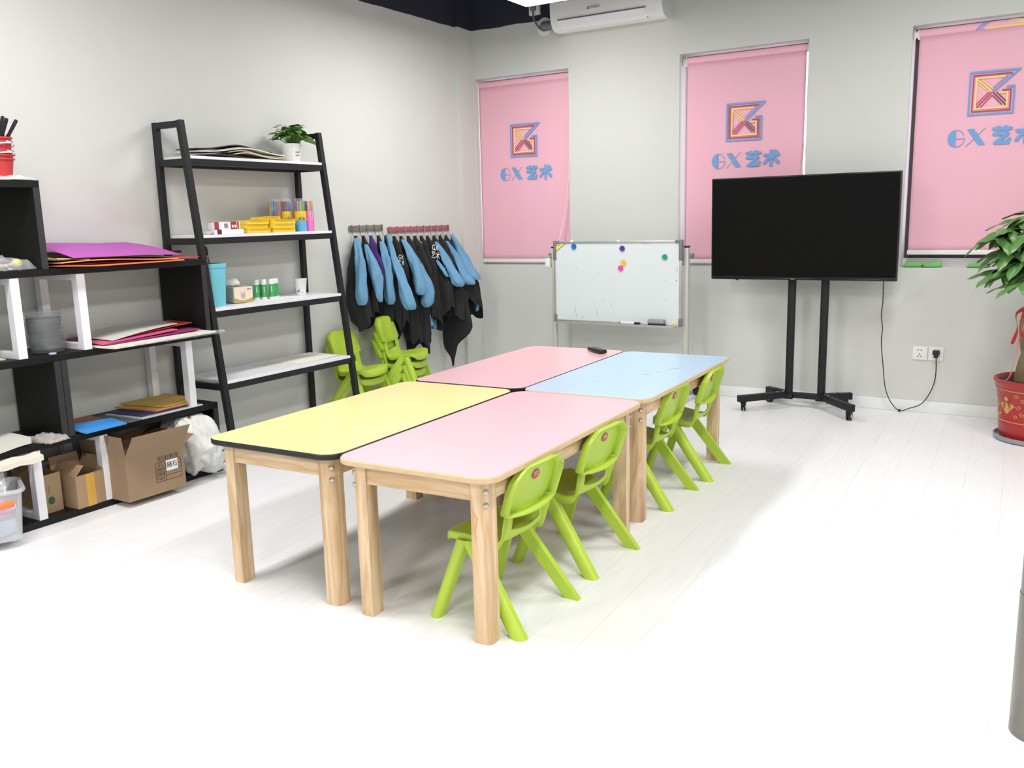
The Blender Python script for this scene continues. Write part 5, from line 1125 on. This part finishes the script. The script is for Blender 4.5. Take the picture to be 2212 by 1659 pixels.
def tissue():
    t = thing('tissue_box', 'tissue box with printed front and a pulled up tissue', 'tissue box', (0.175, -2.625, C_+0.003), -0.28)
    m = MB(); m.box(-0.075, 0.075, -0.055, 0.055, 0, 0.085, bev=0.002, seg=1); b = obj('box_body', m, mat('tissue_card', (202, 198, 190), 0.5), t, sharp=None)
    m = MB(); m.box(0.0752, 0.0756, -0.054, 0.054, 0.001, 0.084); fr = obj('printed_front', m, mat('print_cream', (236, 222, 200), 0.5), b, sharp=None)
    q = lambda u, v, d: (0.0758+d, u, v)
    m = MB(); P = [(-0.054, 0.03)] + [(-0.054+0.108*k/12, 0.028-0.014*math.sin(PI*k/12)) for k in range(13)] + [(0.054, 0.002), (-0.054, 0.002)]; m.poly(P[1:], q, 0.0002); obj('printed_band', m, mat('print_ochre', (186, 160, 92), 0.5), b, sharp=None)
    m = MB(); m.poly([(0.014*math.cos(a*PI/8)-0.002, 0.036+0.016*math.sin(a*PI/8)) for a in range(16)], q, 0.0002); m.poly([(-0.014, 0.04), (-0.006, 0.045), (-0.014, 0.07)], q, 0.0003); m.poly([(0.002, 0.045), (0.010, 0.04), (0.010, 0.068)], q, 0.0003); obj('printed_animal', m, mat('print_rose', (206, 176, 170), 0.5), b, sharp=None)
    m = MB(); q3 = lambda u, v, d: (0.0762+d, u, v)
    for (u, v) in ((-0.004, 0.040), (0.004, 0.040), (0, 0.032)): m.poly([(u+0.0016*math.cos(a*PI/4), v+0.0016*math.sin(a*PI/4)) for a in range(8)], q3, 0.0002)
    for k in range(3): m.poly([(0.022+k*0.008, 0.069), (0.027+k*0.008, 0.069), (0.027+k*0.008, 0.075), (0.022+k*0.008, 0.075)], q3, 0.0002)
    obj('printed_details', m, M_INK, b, sharp=None)
    m = MB(); m.box(-0.045, 0.045, -0.025, 0.025, 0.0852, 0.0856); obj('opening', m, mat('ochre_film', (190, 166, 110), 0.4), b, sharp=None)
    m = MB(); m.grid(lambda u, v: (-0.03+0.05*u+0.015*math.sin(4*v), -0.022+0.03*math.sin(7*u)*v+0.03*u - 0.03*v, 0.085+0.045*v*(0.55+0.45*math.sin(2+6*u))), 20, 8); obj('tissue', m, M_PAPER, t)
tissue()
GS = [(0.165, -2.475), (0.185, -2.437), (0.21, -2.405), (0.195, -2.372), (0.18, -2.342), (0.15, -2.35), (0.145, -2.435)]
for i, (x, y) in enumerate(GS):
    t = thing('glue_stick', ['first', 'second', 'third', 'fourth', 'fifth', 'sixth', 'seventh'][i] + ' green banded glue stick, counting from the tissue box' if i < 5 else ['back row green glue stick beside the paper cup', 'back row green glue stick beside the tissue box'][i-5], 'glue stick', (x, y, C_+0.002), 0, 'glue sticks on the third ladder board')
    m = MB(); m.lathe([(0, 0.0), (0.0145, 0.0), (0.0145, 0.014)], n=18); obj('base', m, M_WHITEP, t)
    m = MB(); m.lathe([(0.0148, 0.012), (0.0148, 0.083)], n=18); lb = obj('label', m, mat('green_label', (66, 168, 98), 0.45), t)
    to3 = lambda u, v, d: ((0.0151+d)*math.cos(-0.75+u/0.015), (0.0151+d)*math.sin(-0.75+u/0.015), v)
    m = MB(); m.stroke([(0.0, 0.04), (0.0, 0.07)], 0.005, to3, 0.0002); obj('label_mark', m, mat('pale_green_print', (170, 220, 180), 0.5), lb, sharp=None)
    m = MB(); m.lathe([(0.0148, 0.083), (0.0148, 0.106), (0.0125, 0.112), (0, 0.112)], n=18); obj('cap', m, M_WHITEP, t)
t = thing('paper_cup', 'white paper cup with blue print on the third ladder board', 'cup', (0.18, -2.145, C_+0.001))
m = MB(); m.lathe([(0, 0.004), (0.026, 0.004), (0.026, 0.0), (0.027, 0.0), (0.037, 0.092), (0.0385, 0.094), (0.037, 0.096), (0.035, 0.092), (0.025, 0.006), (0, 0.006)], n=32); cp = obj('cup_wall', m, M_WHITEP, t)
to3 = lambda u, v, d: ((0.0275+0.0001*v/0.001*1.08+d+0.0003)*math.cos(-0.75+u/0.033), (0.0275+0.0001*v/0.001*1.08+d+0.0003)*math.sin(-0.75+u/0.033), v)
m = MB(); m.stroke([(-0.022, 0.026), (-0.012, 0.024)], 0.008, to3, 0.0003); m.stroke([(-0.024, 0.02), (0.004, 0.017)], 0.005, to3, 0.0003); m.stroke([(-0.018, 0.014), (0.012, 0.012)], 0.004, to3, 0.0003); m.stroke([(-0.014, 0.036), (-0.008, 0.036)], 0.004, to3, 0.0003); obj('printed_wave', m, mat('cup_blue', (60, 90, 130), 0.6), cp, sharp=None)
m = MB(); m.box(-0.012, 0.012, -0.012, 0.012, 0, 0.014, bev=0.003); o = obj('eraser', m, mat('coral_rubber', (236, 110, 90), 0.7), None, (0.10, -2.065, C_), (0, 0, 0.5)); tag(o, 'small coral eraser behind the paper cup', 'eraser')
sheet('paper_sheet', 'white papers lying under the glue sticks', 'paper', [(0.08, -2.66, C_+0.002), (0.09, -2.24, C_+0.002), (0.28, -2.22, C_+0.002), (0.29, -2.62, C_+0.002)], 0.0018, M_PAPER)
sheet('paper_sheet', 'white papers fanned on the lowest ladder board', 'paper', [(0.07, -2.36, D_+0.004), (0.07, -2.02, D_+0.004), (0.33, -2.03, D_+0.004), (0.345, -2.33, D_+0.004)], 0.0035, mp('offwhite_paper', (236, 234, 226)), lambda u, v: (0, 0.03*v*(u-0.5), 0.003*u*v))
sheet('paper_sheet', 'thin cream paper half under the fanned papers on the lowest board', 'paper', [(0.10, -2.50, D_+0.0008), (0.10, -2.30, D_+0.0008), (0.30, -2.28, D_+0.0008), (0.31, -2.46, D_+0.0008)], 0.0006, mp('cream_thin_paper', (226, 224, 214)))

# ------------------------------------------------------------------ coat racks and painting smocks
HK = [(-1.475, 1.207), (-1.40, 1.205), (-1.324, 1.203), (-1.246, 1.201), (-1.166, 1.199), (-1.076, 1.194), (-0.999, 1.192), (-0.918, 1.19), (-0.84, 1.188), (-0.766, 1.186), (-0.691, 1.184), (-0.61, 1.182), (-0.535, 1.18), (-0.458, 1.178), (-0.379, 1.176)]
M_CUFF = mat('cuff_opening_shade', (40, 62, 96), 0.95)  # dark end cap: shade inside the sleeve opening, put into the colour
def coat_rack(i0, i1, label, mt):
    y0, y1 = HK[i0][0]-0.025, HK[i1][0]+0.012; z = (HK[i0][1]+HK[i1][1])/2+0.022
    t = thing('coat_rack', label, 'coat rack', (0, (y0+y1)/2, z)); h = (y1-y0)/2
    m = MB(); m.box(0, 0.012, -h, h, -0.019, 0.019, bev=0.005); obj('back_plate', m, mt, t)
    for k in range(i0, i1+1):
        y = HK[k][0]-(y0+y1)/2
        m = MB(); m.tube(catmull([(0.014, y, 0.020), (0.016, y, -0.018), (0.018, y, -0.045), (0.035, y, -0.058), (0.05, y, -0.046)], 5), 0.0028, n=7); m.tube([(0.0, y, 0.021), (0.014, y, 0.021)], 0.0028, n=7); obj('hook', m, M_STEEL, t)
coat_rack(0, 4, 'short grey steel coat rack holding the purple cloth', mat('grey_rack_plate', (140, 138, 128), 0.25, 0.6))
coat_rack(5, 14, 'long pinkish coat rack crowded with smocks next to the room corner', mat('pink_rack_plate', (168, 96, 106), 0.3, 0.3))
def smock(k, label, body, sleeves, mt=None, name='painting_smock', lett=None):
    """body: list of (z, x_centre, half_depth_x, half_width_y, y_shift); sleeves: list of point lists with radii"""
    y0, z0 = HK[k]
    t = thing(name, label, 'smock' if mt is None else 'cloth', (0, y0, 0), 0, 'painting smocks hanging on the racks' if mt is None else None)
    random.seed(k*7+1); ph = random.uniform(0, 6); n1 = random.choice((3, 4)); hem = random.uniform(0.02, 0.05)
    top = [(z0-0.028, 0.040, 0.010, 0.012, 0)] + body
    n = len(top)-1
    def f(u, v):
        i = min(int(v*n), n-1); w_ = v*n-i; w_ = w_*w_*(3-2*w_); a, b = top[i], top[i+1]
        z, xc, hx, hy, ys = [lerp(a[q], b[q], w_) for q in range(5)]
        z = lerp(a[0], b[0], v*n-i)
        th = 2*PI*u; r = 1 + v*(0.20*math.sin(n1*th+ph+3*v) + 0.10*math.sin(7*th+2*ph-4*v))
        x = xc + hx*math.cos(th)*r; y = ys + hy*math.sin(th)*r
        wn = noise.noise(Vector((x*14+k, y*14, z*7)))*0.012*min(1, 3*v); x += wn; y += 0.5*wn
        z += (v**3)*hem*math.sin(2*th+ph)*1.6
        return (max(0.006, x), y, z)
    m = MB(); m.grid(f, 48, 40, wrap=True); bd = obj('garment_body' if mt is None else 'cloth_body', m, mt or M_CLOTH, t, sharp=60)
    for pts, rad in sleeves:
        P = catmull([(p[0], p[1], p[2]) for p in pts], 12); nn = len(P); m = MB(); rr = [interp([(i_/(len(rad)-1), r_) for i_, r_ in enumerate(rad)], i_/(nn-1)) for i_ in range(nn)]
        rings = []
        for i_, p in enumerate(P):
            tt = i_/(nn-1); ring = []
            for q in range(32):
                th = 2*PI*q/32; puff = 1 + 0.16*math.exp(-((tt-0.86)/0.10)**2) - 0.42*max(0, (tt-0.9)/0.1)**1.6
                r = rr[i_]*puff*(1+0.10*math.sin(3*th+5*tt+ph)+0.05*math.sin(5*th-7*tt)+0.11*math.sin(8*th+ph)*max(0, (tt-0.78)/0.22)) + min(1, 3*tt)*(0.0016*math.sin(27*tt+2*th+4*noise.noise(p*7)) + 0.0008*math.sin(51*tt-3*th+ph)) + 0.011*noise.noise(Vector((p.x*16+math.cos(th)*1.3, p.y*16+math.sin(th)*1.3+k, p.z*9)))*min(1, 4*tt)
                ring.append(m.bm.verts.new((max(0.012, p.x+r*math.cos(th)*0.75), p.y+r*math.sin(th)*1.0, p.z+0.25*r*math.cos(th)*0)))
            rings.append(ring)
        last = P[-1]; ring = [m.bm.verts.new((last.x+rr[-1]*0.35*math.cos(2*PI*q/32), last.y+rr[-1]*0.35*math.sin(2*PI*q/32), last.z+0.012+0.004*math.sin(9*2*PI*q/32))) for q in range(32)]; rings.append(ring)
        fs = [m.bm.faces.new((a[q], a[(q+1) % 32], b[(q+1) % 32], b[q])) for a, b in zip(rings[:-1], rings[1:]) for q in range(32)]
        fs.append(m.bm.faces.new(rings[0][::-1])); m._mi(fs, 0, True); m._mi([m.bm.faces.new(rings[-1])], 1)
        obj('sleeve', m, [M_SLEEVE, M_CUFF], t, sharp=60)
    if lett:
        lx, ly, lz, sc = lett
        for body, dz, kk in (('GX', sc*0.55, 1.0), ('艺术', -sc*0.55, 0.95)):
            me = text_mesh(body, sc*1.15*kk, 0.0016)
            for v in me.vertices:
                a, b, d = v.co.x*0.62, v.co.y, v.co.z; v.co = Vector((lx+a*0.80+d*0.5, ly+a*0.45-d*0.86+0.004*math.sin(40*b), lz+b+dz-0.25*a))
            obj('printed_lettering', me, M_PAPER, t, sharp=None)
    return t
def B(zb, xb=0.13, hx=0.10, hy=0.045, ys=0.0): # a standard body profile
    return [(1.08, 0.065, 0.038, 0.026, ys*0.2), (0.92, 0.095, 0.068, 0.036, ys*0.5), (0.76, xb, hx*0.9, hy, ys*0.8), (zb, xb, hx, hy*1.1, ys)]
smock(0, 'black smock with one blue sleeve at the ladder shelf end of the short rack', [(1.08, 0.06, 0.04, 0.034, -0.01), (0.92, 0.075, 0.062, 0.060, -0.04), (0.74, 0.085, 0.075, 0.075, -0.05), (0.60, 0.09, 0.078, 0.07, -0.03)], [([(0.085, -0.045, 1.165), (0.13, -0.075, 1.05), (0.155, -0.10, 0.94), (0.165, -0.115, 0.735)], [0.018, 0.034, 0.036, 0.044])])
smock(1, 'black smock with wide pointed blue sleeve, beside the purple cloth', B(0.63, 0.07, 0.05), [([(0.085, -0.03, 1.12), (0.14, -0.035, 1.0), (0.17, -0.04, 0.90), (0.185, -0.03, 0.74)], [0.012, 0.040, 0.046, 0.014])])
smock(2, 'narrow folded purple cloth hanging on the short rack', [(1.10, 0.085, 0.025, 0.024, -0.03), (0.98, 0.125, 0.03, 0.026, -0.035), (0.895, 0.150, 0.014, 0.014, -0.035)], [], M_PURPLE, 'hanging_cloth')
smock(3, 'black smock with straight blue sleeve after the purple cloth', B(0.62, 0.068, 0.05), [([(0.09, -0.03, 1.135), (0.125, -0.035, 1.03), (0.14, -0.035, 0.92), (0.15, -0.035, 0.71)], [0.016, 0.034, 0.036, 0.040])])
smock(4, 'black smock with long blue sleeve and white lettering, last on the short rack', B(0.56, 0.07, 0.05, 0.05), [([(0.08, -0.03, 1.18), (0.13, -0.035, 1.02), (0.205, -0.045, 0.864), (0.265, -0.045, 0.67)], [0.014, 0.030, 0.040, 0.052])], lett=(0.105, -0.075, 0.985, 0.05))
smock(5, 'black smock with white lettering, first on the long rack', B(0.50, 0.072, 0.055), [], lett=(0.125, -0.04, 1.0, 0.036))
smock(6, 'black smock with blue sleeve ending in a gathered cuff, second on the long rack', B(0.48, 0.09, 0.075), [([(0.08, -0.03, 1.14), (0.16, -0.035, 1.02), (0.205, -0.04, 0.90), (0.225, -0.035, 0.755)], [0.016, 0.040, 0.042, 0.042])])
smock(7, 'black smock with puffed blue sleeve hanging lower, third on the long rack', B(0.36, 0.09, 0.08), [([(0.06, -0.03, 1.10), (0.15, -0.03, 0.93), (0.21, -0.02, 0.80), (0.20, -0.02, 0.66)], [0.016, 0.040, 0.05, 0.046])])
smock(8, 'black smock with low blue cuff near knee height, fourth on the long rack', B(0.40, 0.08, 0.07, 0.05), [([(0.10, 0.02, 0.66), (0.115, 0.02, 0.58), (0.115, 0.015, 0.50)], [0.022, 0.036, 0.040])])
smock(9, 'black smock with thin blue strip, fifth on the long rack', B(0.52, 0.10, 0.085), [([(0.05, -0.03, 1.12), (0.085, -0.04, 1.02), (0.13, -0.045, 0.93)], [0.012, 0.018, 0.010])])
smock(10, 'black smock with big white lettering in the middle of the long rack', B(0.60, 0.15, 0.11, 0.05), [([(0.14, -0.03, 0.98), (0.19, -0.035, 0.92), (0.24, -0.04, 0.86)], [0.008, 0.018, 0.008])], lett=(0.145, -0.05, 1.04, 0.05))
smock(11, 'black smock with big blue sleeve, fourth from the room corner', B(0.58, 0.15, 0.11, 0.05), [([(0.076, -0.03, 1.11), (0.15, -0.035, 1.01), (0.22, -0.04, 0.91), (0.285, -0.035, 0.785)], [0.014, 0.034, 0.044, 0.050])])
smock(12, 'longest black smock, its pointed hem hanging nearly to table height', [(1.08, 0.065, 0.038, 0.026, 0), (0.90, 0.10, 0.075, 0.04, 0.0), (0.66, 0.15, 0.11, 0.055, 0.01), (0.46, 0.17, 0.13, 0.05, 0.01), (0.30, 0.11, 0.06, 0.03, 0.0), (0.21, 0.12, 0.012, 0.010, 0.0)], [([(0.11, 0.0, 0.62), (0.10, -0.16, 0.56), (0.10, -0.18, 0.47)], [0.012, 0.03, 0.034])])
smock(13, 'black smock with smooth blue sleeve, second from the room corner', B(0.62, 0.16, 0.11, 0.05), [([(0.06, -0.02, 1.11), (0.146, -0.025, 0.99), (0.21, -0.03, 0.88), (0.27, -0.02, 0.785)], [0.014, 0.034, 0.044, 0.046])])
smock(14, 'black smock with slanting blue sleeve, last one at the room corner', B(0.57, 0.17, 0.115, 0.05, 0.02), [([(0.064, -0.03, 1.155), (0.13, -0.03, 1.04), (0.20, -0.03, 0.92), (0.27, -0.02, 0.815)], [0.014, 0.036, 0.044, 0.036]), ([(0.22, 0.03, 0.70), (0.235, 0.03, 0.63), (0.225, 0.03, 0.57)], [0.012, 0.024, 0.012])])
